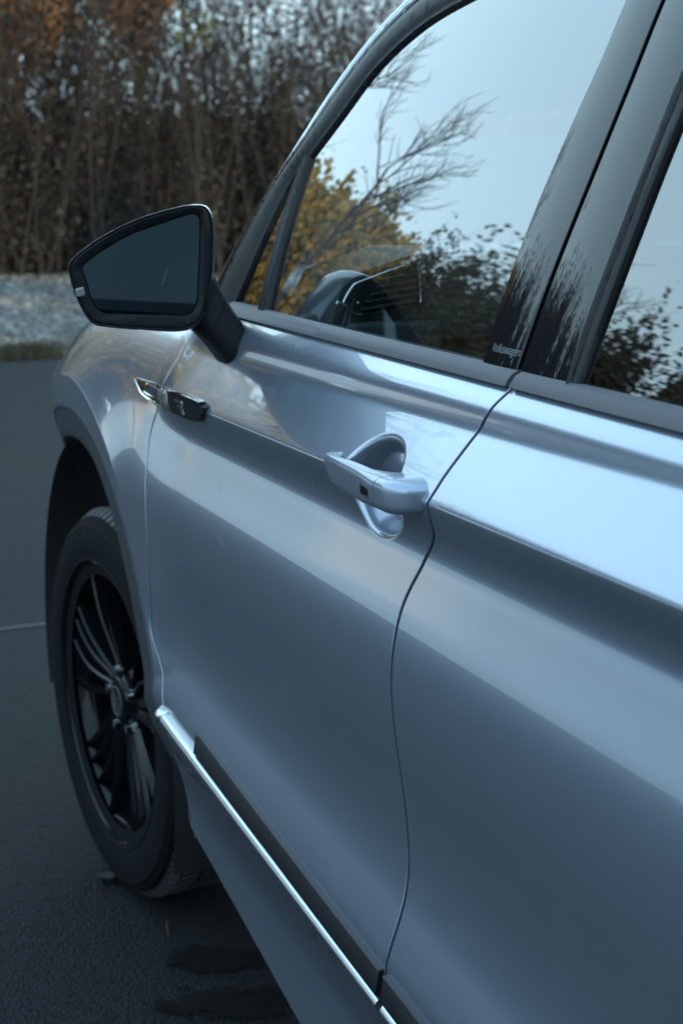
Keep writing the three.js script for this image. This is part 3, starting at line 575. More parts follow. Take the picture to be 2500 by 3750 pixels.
// ---- the rest of the shell
function mirrored(g) { const q = g.clone(), p = q.attributes.position, n = q.attributes.normal; for (let i = 0; i < p.count; i++) { p.setZ(i, -p.getZ(i)); n.setZ(i, -n.getZ(i)); } if (q.index) { const a = q.index.array; for (let i = 0; i < a.length; i += 3) { const t = a[i]; a[i] = a[i + 1]; a[i + 1] = t; } } else { for (const k of Object.keys(q.attributes)) { const at = q.attributes[k], s = at.itemSize, A = at.array; for (let i = 0; i < at.count; i += 3) for (let c = 0; c < s; c++) { const t = A[i * s + c]; A[i * s + c] = A[(i + 1) * s + c]; A[(i + 1) * s + c] = t; } } } return q; }
{
  const coarse = spaced(0.32, 1.112, 0.012), t20 = spaced(0, 1, 0.04);
  add(car, 'right_side', mirrored(gridPanel(sideZ, coarse, () => 0.55, () => 2.14, t20, false)), M.paint);
  add(car, 'right_wing', mirrored(polarPanel(fenderZ, AX, 0.5, R(-9), R(196), (x, y) => x < 0.55 && y < wingTop(x) && x > -0.78 && y > 0.3, 60)), M.paint);
  add(car, 'right_quarter', mirrored(polarPanel(sideZ, rearAX, 0.5, R(-16), R(196), (x, y) => x > 2.14 && y < 1.112 && x < 3.42 && y > 0.3, 60)), M.paint);
  add(car, 'right_window', mirrored(pane(() => 0.7, () => 2.6, 1.112, 1.5, 0, 12, 20)), M.glassDark);
  // bonnet between the wing tops
  const P = [];
  for (let i = 0; i <= 30; i++) { const x = lerp(-0.78, 0.62, i / 30), yt = wingTop(x) - 0.004, zt = fenderZ(x, yt), row = []; for (let j = 0; j <= 30; j++) { const v = j / 15 - 1; row.push(V3(x, yt + 0.045 * (1 - v * v * v * v) * sstep(-0.78, -0.4, x) + 0.02 * sstep(-0.2, 0.6, x) * (1 - v * v), zt * v)); } P.push(row); }
  add(car, 'bonnet', sheet(P, false, false), M.paint);
  const F = [];
  for (let i = 0; i <= 20; i++) { const y = lerp(0.28, wingTop(-0.78), i / 20), z0 = fenderZ(-0.77, Math.max(y, 0.31)), row = []; for (let j = 0; j <= 24; j++) { const v = j / 12 - 1; row.push(V3(-0.78 - 0.11 * (1 - v * v) * (0.7 + 0.3 * Math.sin(Math.PI * i / 20)), y, z0 * v)); } F.push(row); }
  add(car, 'front_bumper', sheet(F), M.paint);
  // roof
  const T = [];
  for (let i = 0; i <= 40; i++) { const t = 0.335 + 0.66 * i / 40, o = outerEdge(t), e = onGlass(o[0], o[1], 0), row = []; for (let j = 0; j <= 20; j++) { const v = j / 10 - 1; row.push(V3(o[0] + 0.06 * (1 - v * v), o[1] + 0.016 + 0.055 * (1 - v * v), (e.z - 0.012) * v)); } T.push(row); }
  add(car, 'roof', sheet(T), M.paint);
  // windscreen between the pillars
  const S = [];
  for (let i = 0; i <= 24; i++) { const t = 0.335 * i / 24, o = outerEdge(t), e = onGlass(o[0], o[1], -0.02), row = []; for (let j = 0; j <= 20; j++) { const v = j / 10 - 1; row.push(V3(o[0] - 0.16 * (1 - v * v) * (1 - 0.8 * i / 24), o[1] + 0.01 + 0.02 * (1 - v * v), (e.z - 0.01) * v)); } S.push(row); }
  add(car, 'windscreen', sheet(S), M.glass);
  // tail
  const B = [];
  for (let i = 0; i <= 24; i++) { const k = i / 24, y = lerp(0.3, 1.53, k), z0 = y < 1.11 ? sideZ(3.4, Math.max(y, 0.32)) : glassZ(2.4, Math.min(y, 1.54)) - 0.1 * (y - 1.11), xr = y < 1.0 ? 3.42 : lerp(3.42, 2.62, sstep(1.0, 1.53, y)), row = []; for (let j = 0; j <= 20; j++) { const v = j / 10 - 1; row.push(V3(xr + 0.1 * (1 - v * v), y, z0 * v)); } B.push(row); }
  add(car, 'tailgate', sheet(B), M.paint);
  const floor = add(car, 'underbody', new THREE.BoxGeometry(3.6, 0.02, 1.6), M.black); floor.position.set(1.3, 0.305, 0);
  const sl = add(car, 'sill', new THREE.BoxGeometry(1.5, 0.14, 0.06), M.black); sl.position.set(1.36, 0.4, 0.83);
  const card = (x0, x1) => { const Q = []; for (let i = 0; i <= 12; i++) { const x = lerp(x0, x1, i / 12); Q.push([[0.34, 0.80], [0.34, 0.86], [0.55, 0.872], [0.9, 0.86], [1.03, 0.845], [1.07, 0.825], [1.108, 0.826], [1.112, 0.82], [1.108, 0.78], [1.07, 0.765], [0.9, 0.79], [0.6, 0.78], [0.34, 0.78]].map(([y, z]) => V3(x, y, z))); } return merge([sheet(Q, false, true), fan(Q[0]), fan(Q[12], true)]); };
  add(frontDoor, 'door_lining', card(0.62, 1.42), M.dash); add(rearDoor, 'door_lining', card(1.45, 2.5), M.dash);
  add(car, 'right_lining', mirrored(card(0.62, 2.5)), M.dash);
  const pil = add(car, 'centre_pillar', new THREE.BoxGeometry(0.11, 0.44, 0.02), M.black); pil.position.set(1.4, 1.32, 0.725); pil.rotation.x = -R(25);
  const wall = add(car, 'bulkhead', new THREE.BoxGeometry(0.03, 0.75, 1.66), M.black); wall.position.set(0.56, 0.69, 0);
}
// ---- cabin: dashboard with the driver's air vent, steering wheel, seats
{
  const prof = [[0.5, 1.09], [0.62, 1.125], [0.74, 1.14], [0.8, 1.13], [0.835, 1.095], [0.84, 1.0], [0.8, 0.86], [0.7, 0.7], [0.58, 0.7]];
  const Q = [];
  for (let i = 0; i <= 20; i++) { const z = lerp(-0.78, 0.78, i / 20); Q.push(prof.map(([x, y]) => V3(x - 0.06 * (z / 0.78) ** 2 * 0.3, y, z))); }
  const dash = add(car, 'dashboard', toCreasedNormals(merge([sheet(Q, true, false), fan(Q[0], true), fan(Q[20])]), 0.8), M.dash);
  // instrument cowl and end panel that stands up beside the window, its face to the rear
  const face = [[0.79, 1.14], [0.775, 1.162], [0.695, 1.186], [0.69, 1.138], [0.77, 1.127]], X = 0.885;
  const fp = face.map(([z, y]) => V3(X, y, z));
  const cowl = [[0.72, 1.12, 0.80], [0.72, 1.17, 0.775], [0.73, 1.2, 0.69], [0.73, 1.2, 0.2], [0.72, 1.12, 0.1]], front = [[0.87, 1.09, 0.805], [0.875, 1.17, 0.785], [0.88, 1.197, 0.692], [0.88, 1.2, 0.2], [0.87, 1.1, 0.1]];
  add(dash, 'instrument_cowl', toCreasedNormals(merge([sheet([cowl.map((p) => V3(...p)), front.map((p) => V3(...p))], true), fan(front.map((p) => V3(...p)))]), 0.6), M.dash);
  const loopC = new THREE.CatmullRomCurve3(fp, true, 'catmullrom', 0.12);
  add(dash, 'vent_rim', new THREE.TubeGeometry(loopC, 90, 0.0022, 8, true), M.chromeFine);
  add(dash, 'vent_recess', fan(loopC.getPoints(60).map((p) => p.setX(X - 0.002))), M.black);
  for (let k = 0; k < 5; k++) { const s = add(dash, 'vent_slat', new THREE.BoxGeometry(0.006, 0.0018, 0.072 - k * 0.002), M.dash); s.position.set(X, 1.137 + k * 0.0085, 0.732 - k * 0.005); s.rotation.x = 0.12; }
  add(dash, 'bright_trim', tube([V3(0.887, 1.1185, 0.765), V3(0.889, 1.119, 0.72), V3(0.89, 1.1205, 0.672)], 0.0016, 20, 8), M.chromeFine);
  const sw = add(car, 'switch_panel', new RoundedBoxGeometry(0.02, 0.035, 0.12, 3, 0.006), M.dash); sw.position.set(0.888, 1.1, 0.725);
  for (const [y, z, q] of [[1.1405, 0.8, 0.0032], [1.1405, 0.7745, 0.0018]]) { const b = add(dash, 'vent_knob', new THREE.SphereGeometry(q, 14, 10), M.chromeFine); b.position.set(0.893, y, z); b.scale.set(0.5, 1.3, 0.9); }
  const wheelG = new THREE.TorusGeometry(0.185, 0.016, 14, 60); wheelG.rotateY(Math.PI / 2);
  const spokes = [0, 2.3, -2.3].map((a) => { const b = new THREE.BoxGeometry(0.02, 0.17, 0.04); b.translate(0, -0.085, 0); b.rotateX(a); return b; }); const hub = new THREE.CylinderGeometry(0.06, 0.07, 0.05, 24); hub.rotateZ(Math.PI / 2);
  const st = add(car, 'steering_wheel', merge([wheelG, hub, ...spokes]), M.dash); st.position.set(1.06, 1.0, 0.36); st.rotation.z = 0.4;
  for (const z of [0.36, -0.36]) {
    const seat = add(car, 'seat', new RoundedBoxGeometry(0.5, 0.16, 0.5, 5, 0.06), M.cloth); seat.position.set(1.5, 0.62, z);
    const back = add(seat, 'backrest', new RoundedBoxGeometry(0.14, 0.6, 0.48, 5, 0.06), M.cloth); back.position.set(0.27, 0.33, 0); back.rotation.z = -0.3;
    const head = add(seat, 'headrest', new RoundedBoxGeometry(0.1, 0.18, 0.26, 5, 0.04), M.cloth); head.position.set(0.39, 0.72, 0); head.rotation.z = -0.2;
  }
  const rm = add(car, 'inside_mirror', new RoundedBoxGeometry(0.03, 0.065, 0.22, 4, 0.012), M.plastic); rm.position.set(0.86, 1.43, 0);
}

// ---------------------------------------------------------------- ground
const rot = (g) => { g.rotateX(-Math.PI / 2); return g; };
const uvMetres = (g) => { const p = g.attributes.position, u = []; for (let i = 0; i < p.count; i++) u.push(p.getX(i), -p.getZ(i)); g.setAttribute('uv', new THREE.Float32BufferAttribute(u, 2)); return g; };
M.asphalt = phys(0.0145, 0.015, 0.019, 0.75, { specularIntensity: 0.4, map: rep(asphaltTint, 1.6), bumpMap: rep(asphaltBump, 1.6), bumpScale: 0.009 });
M.earth = std(0.035, 0.03, 0.022, 0.95, { map: rep(patchTint, 0.1) });
M.gravelBed = std(0.085, 0.09, 0.086, 0.9, { map: rep(patchTint, 0.3), bumpMap: rep(gravelBump, 1.4), bumpScale: 0.02 });
{
  const g = rot(new THREE.PlaneGeometry(400, 400, 1, 1)); uvMetres(g);
  const e = struct('ground', g, M.earth); e.position.y = -0.012;
  const a = new THREE.Shape(); a.moveTo(30, -14); a.lineTo(30, 4.6); a.lineTo(-8.4, 4.6); a.lineTo(-8.55, -14); a.closePath();   // shape y is world z
  const ga = new THREE.ShapeGeometry(a); { const p = ga.attributes.position; for (let i = 0; i < p.count; i++) p.setXYZ(i, p.getX(i), 0, p.getY(i)); const ix = ga.index.array; for (let i = 0; i < ix.length; i += 3) { const t = ix[i]; ix[i] = ix[i + 1]; ix[i + 1] = t; } ga.computeVertexNormals(); }
  struct('asphalt', uvMetres(ga), M.asphalt);
  const strip = (name, x0, x1, z0, z1, y) => { const q = rot(new THREE.PlaneGeometry(x1 - x0, z1 - z0, 1, 1)); q.translate((x0 + x1) / 2, 0, (z0 + z1) / 2); const m = struct(name, uvMetres(q), M.gravelBed); m.position.y = y; return m; };
  strip('gravel_bed', -18.6, -8.4, -14, 4.6, -0.006);
  void strip;
  // an old joint in the tarmac
  const jn = []; for (let i = 0; i <= 40; i++) { const z = lerp(-1, 3, i / 40), x = -1.66 + 0.02 * noise.noise(z * 3, 1, 2) - 0.06 * (z - 0.74); jn.push([V3(x - 0.006, 0.004, z), V3(x + 0.006, 0.004, z)]); }
  struct('asphalt_joint', sheet(jn), std(0.05, 0.052, 0.055, 0.8));
}
// gravel stones, more of them where the camera looks
srand(21);
{
  const g = new THREE.IcosahedronGeometry(1, 0), p = g.attributes.position;
  M.stone = std(1, 1, 1, 0.85);
  const n = 19000, im = new THREE.InstancedMesh(g, M.stone, n), m4 = new THREE.Matrix4(), q = new THREE.Quaternion(), c = new THREE.Color();
  void p;
  for (let i = 0; i < n; i++) {
    let x, z; { x = -8.5 - 10 * Math.pow(rnd(), 1.3); z = lerp(1.44 - (2.43 - x) * 0.30, 1.44 - (2.43 - x) * 0.10, rnd()); }
    const s = 0.014 + 0.06 * Math.pow(rnd(), 2.2); q.setFromEuler(new THREE.Euler(rr(0, 6), rr(0, 6), rr(0, 6)));
    im.setMatrixAt(i, m4.compose(V3(x, s * 0.2, z), q, V3(s * rr(0.7, 1.4), s * rr(0.5, 0.9), s)));
    const k = (0.035 + 0.11 * Math.pow(rnd(), 2)); im.setColorAt(i, c.setRGB(k * rr(0.96, 1.08), k, k * rr(0.88, 1.0)));
  }
  im.name = 'gravel_stones'; im.userData.kind = 'stuff'; im.userData.label = 'grey gravel between the asphalt and the hedge'; im.castShadow = im.receiveShadow = true; scene.add(im);
}
// a low pale wall along the left of the yard, which the doors mirror
{
  const t = thing('garden_wall', 'white rendered wall with stone coping along the left of the yard', 'wall', [2, 0, 4.75]);
  M.render = std(0.85, 0.85, 0.83, 0.9);
  const g = new THREE.BoxGeometry(46, 1.31, 0.26); g.translate(0, 0.615, 0); { const p = g.attributes.position, u = g.attributes.uv; for (let i = 0; i < p.count; i++) u.setXY(i, p.getX(i) + p.getZ(i), p.getY(i)); }
  add(t, 'wall_face', g, M.render);
  const cop = new RoundedBoxGeometry(0.54, 0.05, 0.33, 2, 0.008); srand(77);
  for (let k = 0; k < 83; k++) { const m = add(t, 'coping_stone', cop, M.coping ??= std(0.7, 0.7, 0.68, 0.9)); m.position.set(-22.6 + k * 0.55, 1.295, rr(-0.004, 0.004)); }
}
// damp stains beside the car
function stain(label, x, z, rx, rz, s, turn) {
  const mask = dataTex(256, (u, v) => { const a = (u - 0.5) * 2, b = (v - 0.5) * 2, n = 0.75 * noise.noise(a * 2.2 + s, b * 1.6, s) + 0.5 * noise.noise(a * 6, b * 5 + s, 2 * s) + 0.4 * noise.noise(a * 17 + s, b * 15, 1), h = 1.1 - 1.25 * Math.hypot(a, b * 1.1) + n, k = clamp(h * 5 + 0.5) * 255; return [k, k, k]; });
  const g = rot(new THREE.PlaneGeometry(rx * 2, rz * 2)), mat = M.stain.clone(); mat.alphaMap = mask; mat.transparent = true;
  const m = add(scene, numbered('damp_stain'), g, mat); m.position.set(x, 0.004, z); m.rotation.y = turn;
  Object.assign(m.userData, { label, category: 'stain', group: 'damp stains on the asphalt beside the car' });
}
M.stain = phys(0.0025, 0.0028, 0.0032, 0.7, { specularIntensity: 0.25, bumpMap: rep(asphaltBump, 20), bumpScale: 0.003 });
stain('small black damp stain on the asphalt just behind the front tyre', 0.352, 0.795, 0.085, 0.05, 3.3, 1.17);
stain('larger black damp stain on the asphalt nearer the bottom edge, below the sill', 0.48, 0.825, 0.11, 0.05, 8.7, 1.17);
{ const n = add(scene, 'pine_needle', segments([[0, 0, 0, 0.0012, 0.05, 0.003, 0.012, 0.0006]], 6), std(0.1, 0.06, 0.03, 0.8)); n.position.set(0.2, 0.006, 0.84); Object.assign(n.userData, { label: 'thin brown needle lying on the asphalt behind the front tyre', category: 'needle' }); }
{ const o = thing('fallen_leaf', 'curled brown leaf on the asphalt beside the front tyre', 'leaf', [-0.03, 0.004, 0.90]); const P = []; for (let i = 0; i <= 8; i++) { const t = i / 8, w = 0.018 * Math.sin(Math.PI * Math.pow(t, 0.8)); P.push([V3(t * 0.06, 0.004 + 0.012 * t * t, -w), V3(t * 0.06, 0.001 + 0.01 * t * t, 0), V3(t * 0.06, 0.007 + 0.012 * t * t, w)]); } add(o, 'blade', sheet(P), std(0.014, 0.010, 0.008, 0.85)); add(o, 'stalk', segments([[0, 0.002, 0, 0.001, -0.02, 0.004, 0.004, 0.0008]], 5), std(0.014, 0.010, 0.008, 0.85)); }

// ---------------------------------------------------------------- plants
const leafGeo = (() => { const g = new THREE.BufferGeometry(); g.setAttribute('position', new THREE.Float32BufferAttribute([0, 0, 0, 0.32, 0.5, 0.1, 0, 1, 0.05, -0.32, 0.5, 0.1], 3)); g.setIndex([0, 1, 2, 0, 2, 3]); g.setAttribute('uv', new THREE.Float32BufferAttribute(new Array(8).fill(0), 2)); g.computeVertexNormals(); return g; })();
M.leaf = new THREE.MeshPhysicalMaterial({ color: 0xffffff, roughness: 0.9, transmission: 0.3, thickness: 0, side: THREE.DoubleSide });
M.bark = std(0.032, 0.026, 0.022, 0.9);
M.twig = std(0.02, 0.0155, 0.012, 0.9);
M.stem = std(0.021, 0.0165, 0.0135, 0.9);
function leaves(parent, name, pts, size, tint) {
  const im = new THREE.InstancedMesh(leafGeo, M.leaf, pts.length), m4 = new THREE.Matrix4(), q = new THREE.Quaternion(), c = new THREE.Color();
  pts.forEach((p, i) => { const s = size * rr(0.6, 1.25); q.setFromEuler(new THREE.Euler(rr(0, 6.3), rr(0, 6.3), rr(0, 6.3))); im.setMatrixAt(i, m4.compose(p, q, V3(s, s, s))); im.setColorAt(i, tint(c, p)); });
  im.name = name; im.userData.kind = 'stuff'; im.castShadow = im.receiveShadow = true; parent.add(im); return im;
}
// limbs that fork; returns pieces and the points of the thin ends
function grow(opt) {
  const segs = [], tips = [];
  const go = (p, d, r, len, lev) => {
    const n = lev === 0 ? 5 : 4; let q = p.clone(), dir = d.clone();
    for (let i = 0; i < n; i++) {
      dir.add(V3(rr(-1, 1), rr(-0.7, 1) + opt.up, rr(-1, 1)).multiplyScalar(opt.crook)).normalize();
      const e = q.clone().addScaledVector(dir, len / n), r1 = r * (1 - 0.42 * (i + 1) / n), r0 = r * (1 - 0.42 * i / n);
      segs.push([q.x, q.y, q.z, r0, e.x, e.y, e.z, r1]); q = e;
      if (lev >= opt.leafFrom) for (let k = 0; k < opt.perSeg; k++) tips.push(q.clone().add(V3(rr(-1, 1), rr(-1, 1), rr(-1, 1)).multiplyScalar(opt.fuzz)));
      if (lev < opt.levels && (lev > 0 || i >= opt.clear)) { const kk = lev === 0 ? opt.kids0 : opt.kids, m = Math.floor(kk) + (rnd() < kk % 1 ? 1 : 0); for (let k = 0; k < m; k++) { const a = rr(0, 6.283), s = V3(Math.cos(a), rr(-0.1, 0.9), Math.sin(a)).normalize(); go(q, dir.clone().multiplyScalar(opt.keep).add(s).normalize(), Math.max(opt.min ?? 0.002, r1 * (rr(0.45, 0.65) + (opt.stout ?? 0))), len * rr(0.5, 0.72), lev + 1); } }
    }
  };
  go(V3(0, -0.1, 0), opt.dir ?? V3(0, 1, 0), opt.r, opt.len, 0);
  return { segs, tips };
}
function plant(name, label, pos, opt, leafSize, tint, group, barkMat = M.bark) {
  srand(opt.seed);
  const t = thing(name, label, opt.category ?? 'tree', pos, 0, group), { segs, tips } = grow(opt);
  if (opt.lift) { for (const q of segs) { q[1] += opt.lift; q[5] += opt.lift; } segs.unshift([0, -0.1, 0, opt.r * 1.7, 0.03, opt.lift * 0.5, 0.05, opt.r * 1.3], [0.03, opt.lift * 0.5, 0.05, opt.r * 1.3, 0, opt.lift - 0.08, 0, opt.r]); }
  if (opt.H) {                                               // brought to the height it has
    const top = Math.max(...segs.map((q) => q[5])), w = Math.max(...segs.map((q) => Math.hypot(q[4], q[6]))), ky = opt.H / top, kx = opt.W ? opt.W / w : ky;
    for (const q of segs) { q[1] *= ky; q[5] *= ky; q[0] *= kx; q[2] *= kx; q[4] *= kx; q[6] *= kx; }
    for (const p of tips) { p.y *= ky; p.x *= kx; p.z *= kx; }
  }
  const trunk = segs.filter((s) => s[3] > opt.r * 0.3), fine = segs.filter((s) => s[3] <= opt.r * 0.3);
  add(t, 'trunk', segments(trunk, 7), barkMat);
  if (fine.length) { const b = add(t, 'branches', segments(fine, 4), barkMat); b.userData.kind = 'stuff'; }
  if (tips.length) leaves(t, 'crown', tips, leafSize, tint);
  return t;
}
const gold = (c) => { const k = rr(0.5, 1.25); return rnd() < 0.75 ? c.setRGB(0.37 * k, 0.25 * k, 0.05 * k) : c.setRGB(0.14 * k, 0.14 * k, 0.04 * k); };
const dark = (c) => { const k = rr(0.5, 1.3); return c.setRGB(0.02 * k, 0.028 * k, 0.016 * k); };
const leafy = { up: 0.25, crook: 0.22, levels: 3, kids0: 3, kids: 2, keep: 0.75, leafFrom: 2, perSeg: 9, fuzz: 0.3, clear: 1 };
const from = (az, d) => [0.9 - d * Math.cos(R(az)), 0, 0.8 + d * Math.sin(R(az))];
// trees left of the road, which the windows and the paint mirror
plant('golden_tree', 'broad tree with golden autumn leaves beyond the yard, mirrored in the front window', from(13.5, 15), { ...leafy, seed: 31, r: 0.12, len: 3.6, kids0: 4, H: 6.3, W: 2.3 }, 0.15, gold);
plant('golden_tree', 'smaller golden leaved tree left of the broad one, mirrored low in the window', from(9.5, 13), { ...leafy, seed: 37, r: 0.09, len: 2.4, kids0: 4, H: 4.9, W: 2.0 }, 0.14, gold);
plant('golden_tree', 'golden leaved tree on the right of the golden trees, next to the dark shrubs', from(17.5, 14.5), { ...leafy, seed: 41, r: 0.1, len: 3.0, kids0: 4, H: 5.7, W: 1.9 }, 0.14, gold);
const bare = { up: 0.14, crook: 0.27, levels: 3, kids0: 1.6, kids: 1.45, keep: 0.75, stout: 0.15, min: 0.0042, leafFrom: 9, perSeg: 0, fuzz: 0, clear: 0 };
plant('bare_tree', 'leafless tree with arching thin branches standing before the golden trees', from(14.2, 9.5), { ...bare, seed: 53, r: 0.03, len: 1.3, lift: 3.4, dir: V3(-0.05, 1, 0.3).normalize() }, 0, null);
plant('bare_tree', 'tall leafless tree far to the left whose twigs reach the top of the window', from(6.5, 12), { ...bare, seed: 59, r: 0.02, len: 0.75, kids: 1, lift: 5.7, dir: V3(0, 1, 0.3).normalize() }, 0, null);
const evergreen = { up: 0.2, crook: 0.28, levels: 3, kids0: 4, kids: 2, keep: 0.7, leafFrom: 1, perSeg: 3, fuzz: 0.22, clear: 0, category: 'shrub' };
[[21, 12, 5.6, 61, 'next to the golden trees'], [25, 11, 5.6, 67, 'second from the golden trees'], [29.5, 10, 5.6, 71, 'third from the golden trees'], [34, 9.6, 5.3, 73, 'mirrored in the middle of the rear window'], [40, 9, 4.5, 79, 'mirrored at the right of the rear window'], [48, 8.6, 3.9, 83, 'sixth from the golden trees'], [58, 8.4, 3.9, 89, 'abreast of the rear door']].forEach(([az, d, h, s, w]) => plant('dark_shrub', `tall dark evergreen shrub behind the white wall, ${w}`, from(az, d), { ...evergreen, seed: s, r: 0.06, len: h, H: h, W: 1.25 }, 0.075, dark, 'dark shrubs behind the wall'));
for (const [az, d, s, w] of [[29, 11, 101, 'rising behind the third shrub'], [36, 10.6, 103, 'rising behind the shrubs at the rear window']]) plant('bare_tree', `slim leafless tree ${w}`, from(az, d), { ...bare, seed: s, r: 0.022, len: 1.05, kids: 1.1, lift: 4.0 }, 0, null);
const ORD = ['first', 'second', 'third', 'fourth', 'fifth', 'sixth', 'seventh', 'eighth', 'ninth', 'tenth', 'eleventh', 'twelfth', 'thirteenth', 'fourteenth', 'fifteenth', 'sixteenth'];
// evergreen row behind the camera: keeps the low sun off the yard
for (let k = 0; k < 9; k++) {
  srand(200 + k); const t = thing('conifer', `dense dark conifer, ${ORD[8 - k]} from the wall end in the row behind the car`, 'tree', [11 + rr(-0.8, 0.8), 0, -24 + k * 3.4 + rr(-0.5, 0.5)], 0, 'conifers in a row behind the car');
  const h = rr(5.6, 7), pts = []; add(t, 'trunk', segments([[0, 0, 0, 0.16, 0, h * 0.95, 0, 0.02]], 8), M.bark);
  for (let i = 0; i < 3200; i++) { const y = h * Math.pow(rnd(), 1.15), r = 1.75 * (1 - y / h) ** 0.75 * Math.sqrt(rnd()), a = rr(0, 6.283); pts.push(V3(Math.cos(a) * r, y + 0.1, Math.sin(a) * r)); }
  leaves(t, 'crown', pts, 0.3, dark);
}

// the bare hedge: a thicket of thin upright stems and twigs
function hedgeShrub(s) {
  srand(s); const stems = [], tw = [], brown = [], green = [];
  for (let i = 0; i < 34; i++) {
    let p = V3(rr(-0.9, 0.9), 0, rr(-0.75, 0.75)), d = V3(rr(-0.22, 0.22), 1, rr(-0.22, 0.22)).normalize(), r = rr(0.008, 0.022); const h = rr(2.8, 6.3), n = 8;
    if (i < 3) r = rr(0.025, 0.045);
    for (let k = 0; k < n; k++) {
      d.add(V3(rr(-0.16, 0.16), 0.02, rr(-0.16, 0.16))).normalize(); const q = p.clone().addScaledVector(d, h / n), r1 = r * 0.84; stems.push([p.x, p.y, p.z, r, q.x, q.y, q.z, r1]); r = r1;
      for (let j = 0; j < 7; j++) {
        let a = p.clone().lerp(q, rnd()), e = V3(rr(-1, 1), rr(0.1, 1.1), rr(-1, 1)).normalize(), l = rr(0.15, 0.5), t0 = rr(0.003, 0.007);
        for (let f = 0; f < 3; f++) { e.add(V3(rr(-0.35, 0.35), rr(-0.2, 0.35), rr(-0.35, 0.35))).normalize(); const b = a.clone().addScaledVector(e, l / 2); tw.push([a.x, a.y, a.z, t0, b.x, b.y, b.z, t0 * 0.7]); t0 *= 0.7; a = b; if (rnd() < 0.3) brown.push(a.clone()); }
      }
      p = q;
    }
  }
  for (let i = 0; i < 260; i++) { const y = 0.4 + 3.2 * rnd() * rnd(); green.push(V3(rr(-0.9, 0.9), y, rr(-0.7, 0.7))); }
  return { stems: segments(stems, 5), twigs: segments(tw, 3), brown, green };
}
const kinds = [301, 302, 303, 304, 305].map(hedgeShrub);
const rust = (c) => { const k = rr(0.4, 1.1); return c.setRGB(0.042 * k, 0.024 * k, 0.014 * k); };
const moss = (c) => { const k = rr(0.4, 1.1); return c.setRGB(0.03 * k, 0.042 * k, 0.02 * k); };
const protos = kinds.map((k, i) => {
  srand(400 + i); const o = new THREE.Group(); const a = add(o, 'stems', k.stems, M.stem), b = add(o, 'twigs', k.twigs, M.twig); a.userData.kind = b.userData.kind = 'stuff';
  leaves(o, 'dry_leaves', k.brown, 0.07, rust); leaves(o, 'green_leaves', k.green, 0.09, moss); return o;
});
srand(500);
let hk = 0;
for (const [row, x0, n, z0, dz] of [[0, -18.9, 15, 1.5, 1.0], [1, -20.1, 15, 1.9, 1.05], [2, -21.4, 15, 1.6, 1.1]]) for (let k = 0; k < n; k++) {
  const o = protos[hk % 5].clone(); o.name = numbered('bare_shrub'); o.position.set(x0 + rr(-0.3, 0.3), -0.01, z0 - k * dz + rr(-0.25, 0.25)); o.rotation.y = rr(0, 6.28); const s = rr(0.85, 1.15); o.scale.set(s, s * rr(0.9, 1.1), s);
  Object.assign(o.userData, { category: 'shrub', group: `bare shrubs of the hedge, ${['front', 'middle', 'back'][row]} row`, label: `bare brown shrub, ${ORD[k]} from the left, in the ${['front', 'middle', 'back'][row]} row of the hedge` }); scene.add(o); hk++;
}
for (let k = 0; k < 5; k++) {
  const o = protos[(k * 3) % 5].clone(); o.name = numbered('bare_shrub'); o.position.set(-18.6 + rr(-0.4, 0.4), -0.01, 2.7 + k * 1.1 + rr(-0.2, 0.2)); o.rotation.y = rr(0, 6.28);
  Object.assign(o.userData, { category: 'shrub', group: 'bare shrubs that carry the hedge on to the wall', label: `bare brown shrub, ${ORD[k]} past the left end of the hedge, towards the wall` }); scene.add(o);
}
// more bare shrubs on the verge behind the evergreens
for (let k = 0; k < 13; k++) {
  const o = protos[(k * 2) % 5].clone(); o.name = numbered('bare_shrub'); o.position.set(-9 + k * 1.15 + rr(-0.3, 0.3), -0.01, 7 + rr(-0.8, 0.8)); o.rotation.y = rr(0, 6.28); const q = rr(0.42, 0.6); o.scale.set(q * 1.2, q, q * 1.2);
  Object.assign(o.userData, { category: 'shrub', group: 'low bare shrubs behind the wall', label: `low bare shrub, ${ORD[k]} from the far end, behind the evergreens and the wall` }); scene.add(o);
}
// evergreen undergrowth at the back closes the thicket low down
{
  srand(600); const pts = []; for (let i = 0; i < 26000; i++) pts.push(V3(-22.6 + rr(-0.7, 0.7), 2.9 * Math.pow(rnd(), 0.8) * (0.8 + 0.25 * noise.noise(i * 0.37, 1, 1)), rr(-20, 6)));
  const t = leaves(scene, 'undergrowth', pts, 0.24, (c) => { const k = rr(0.4, 1.1); return c.setRGB(0.045 * k, 0.036 * k, 0.022 * k); });
  t.userData.label = 'dark undergrowth closing the back of the hedge';
}
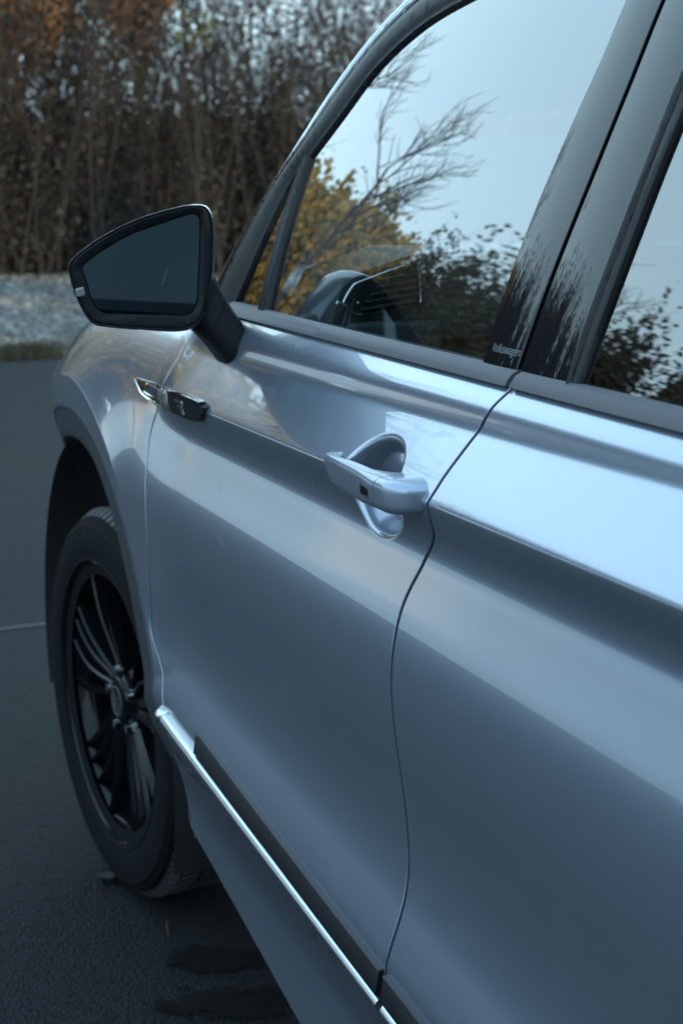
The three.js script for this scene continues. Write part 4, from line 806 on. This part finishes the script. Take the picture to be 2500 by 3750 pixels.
// an autumn tree behind the hedge: orange leaves at the top left
const orange = (c) => { const k = rr(0.5, 1.2); return rnd() < 0.8 ? c.setRGB(0.26 * k, 0.12 * k, 0.045 * k) : c.setRGB(0.16 * k, 0.1 * k, 0.04 * k); };
plant('autumn_tree', 'tree with orange autumn leaves rising through the hedge at the top left', [-18.9, 0, -2.9], { ...leafy, seed: 701, r: 0.09, len: 4.2, kids0: 3, kids: 3, perSeg: 4, fuzz: 0.3, clear: 3, leafFrom: 1, H: 6.6, W: 2.2 }, 0.12, orange);
plant('autumn_tree', 'second tree with orange autumn leaves, right of the one at the top left', [-19.4, 0, -4.4], { ...leafy, seed: 709, r: 0.08, len: 4.4, kids0: 3, kids: 3, perSeg: 4, fuzz: 0.3, clear: 3, leafFrom: 1, H: 7.2, W: 1.9 }, 0.12, orange);
{
  srand(720); const t = thing('green_sapling', 'young tree with yellow green leaves standing at the front of the hedge', 'tree', [-18.3, 0, -5.0]);
  add(t, 'trunk', segments([[0, 0, 0, 0.02, 0.05, 2.4, 0.02, 0.014], [0.05, 2.4, 0.02, 0.014, 0.02, 4.6, -0.02, 0.006]], 6), M.bark);
  const pts = []; for (const [y, z, n, r] of [[4.3, -0.1, 90, 0.35], [3.5, 0.05, 40, 0.25], [2.4, -2.1, 24, 0.25]]) for (let i = 0; i < n; i++) pts.push(V3(rr(-r, r), y + rr(-r, r), z + rr(-r, r)));
  leaves(t, 'crown', pts, 0.12, (c) => { const k = rr(0.6, 1.2); return c.setRGB(0.1 * k, 0.12 * k, 0.02 * k); });
}
// grass along the edge of the gravel
srand(800);
{
  const g = segments([[0, 0, 0, 0.5, 0.1, 0.6, 0, 0.35], [0.1, 0.6, 0, 0.35, 0.35, 1, 0, 0.05]], 3), n = 2600, im = new THREE.InstancedMesh(g, std(1, 1, 1, 0.8), n), m4 = new THREE.Matrix4(), q = new THREE.Quaternion(), c = new THREE.Color();
  for (let i = 0; i < n; i++) { const tuft = i < 900, z = tuft ? -0.55 + 0.35 * (rnd() + rnd() - 1) : rr(-6, 2.5), x = -8.5 + (tuft ? 0.16 : 0.07) * (rnd() + rnd() - 1), h = (tuft ? 0.13 : 0.05) * rr(0.5, 1.2); q.setFromEuler(new THREE.Euler(rr(-0.4, 0.4), rr(0, 6.28), rr(-0.4, 0.4))); im.setMatrixAt(i, m4.compose(V3(x, 0, z), q, V3(0.006, h, 0.006))); const k = rr(0.5, 1.2); im.setColorAt(i, c.setRGB(0.02 * k, 0.026 * k, 0.011 * k)); }
  im.name = 'grass'; im.userData.kind = 'stuff'; im.userData.label = 'short green grass along the edge of the gravel'; scene.add(im);
}

renderer.render(scene, camera);
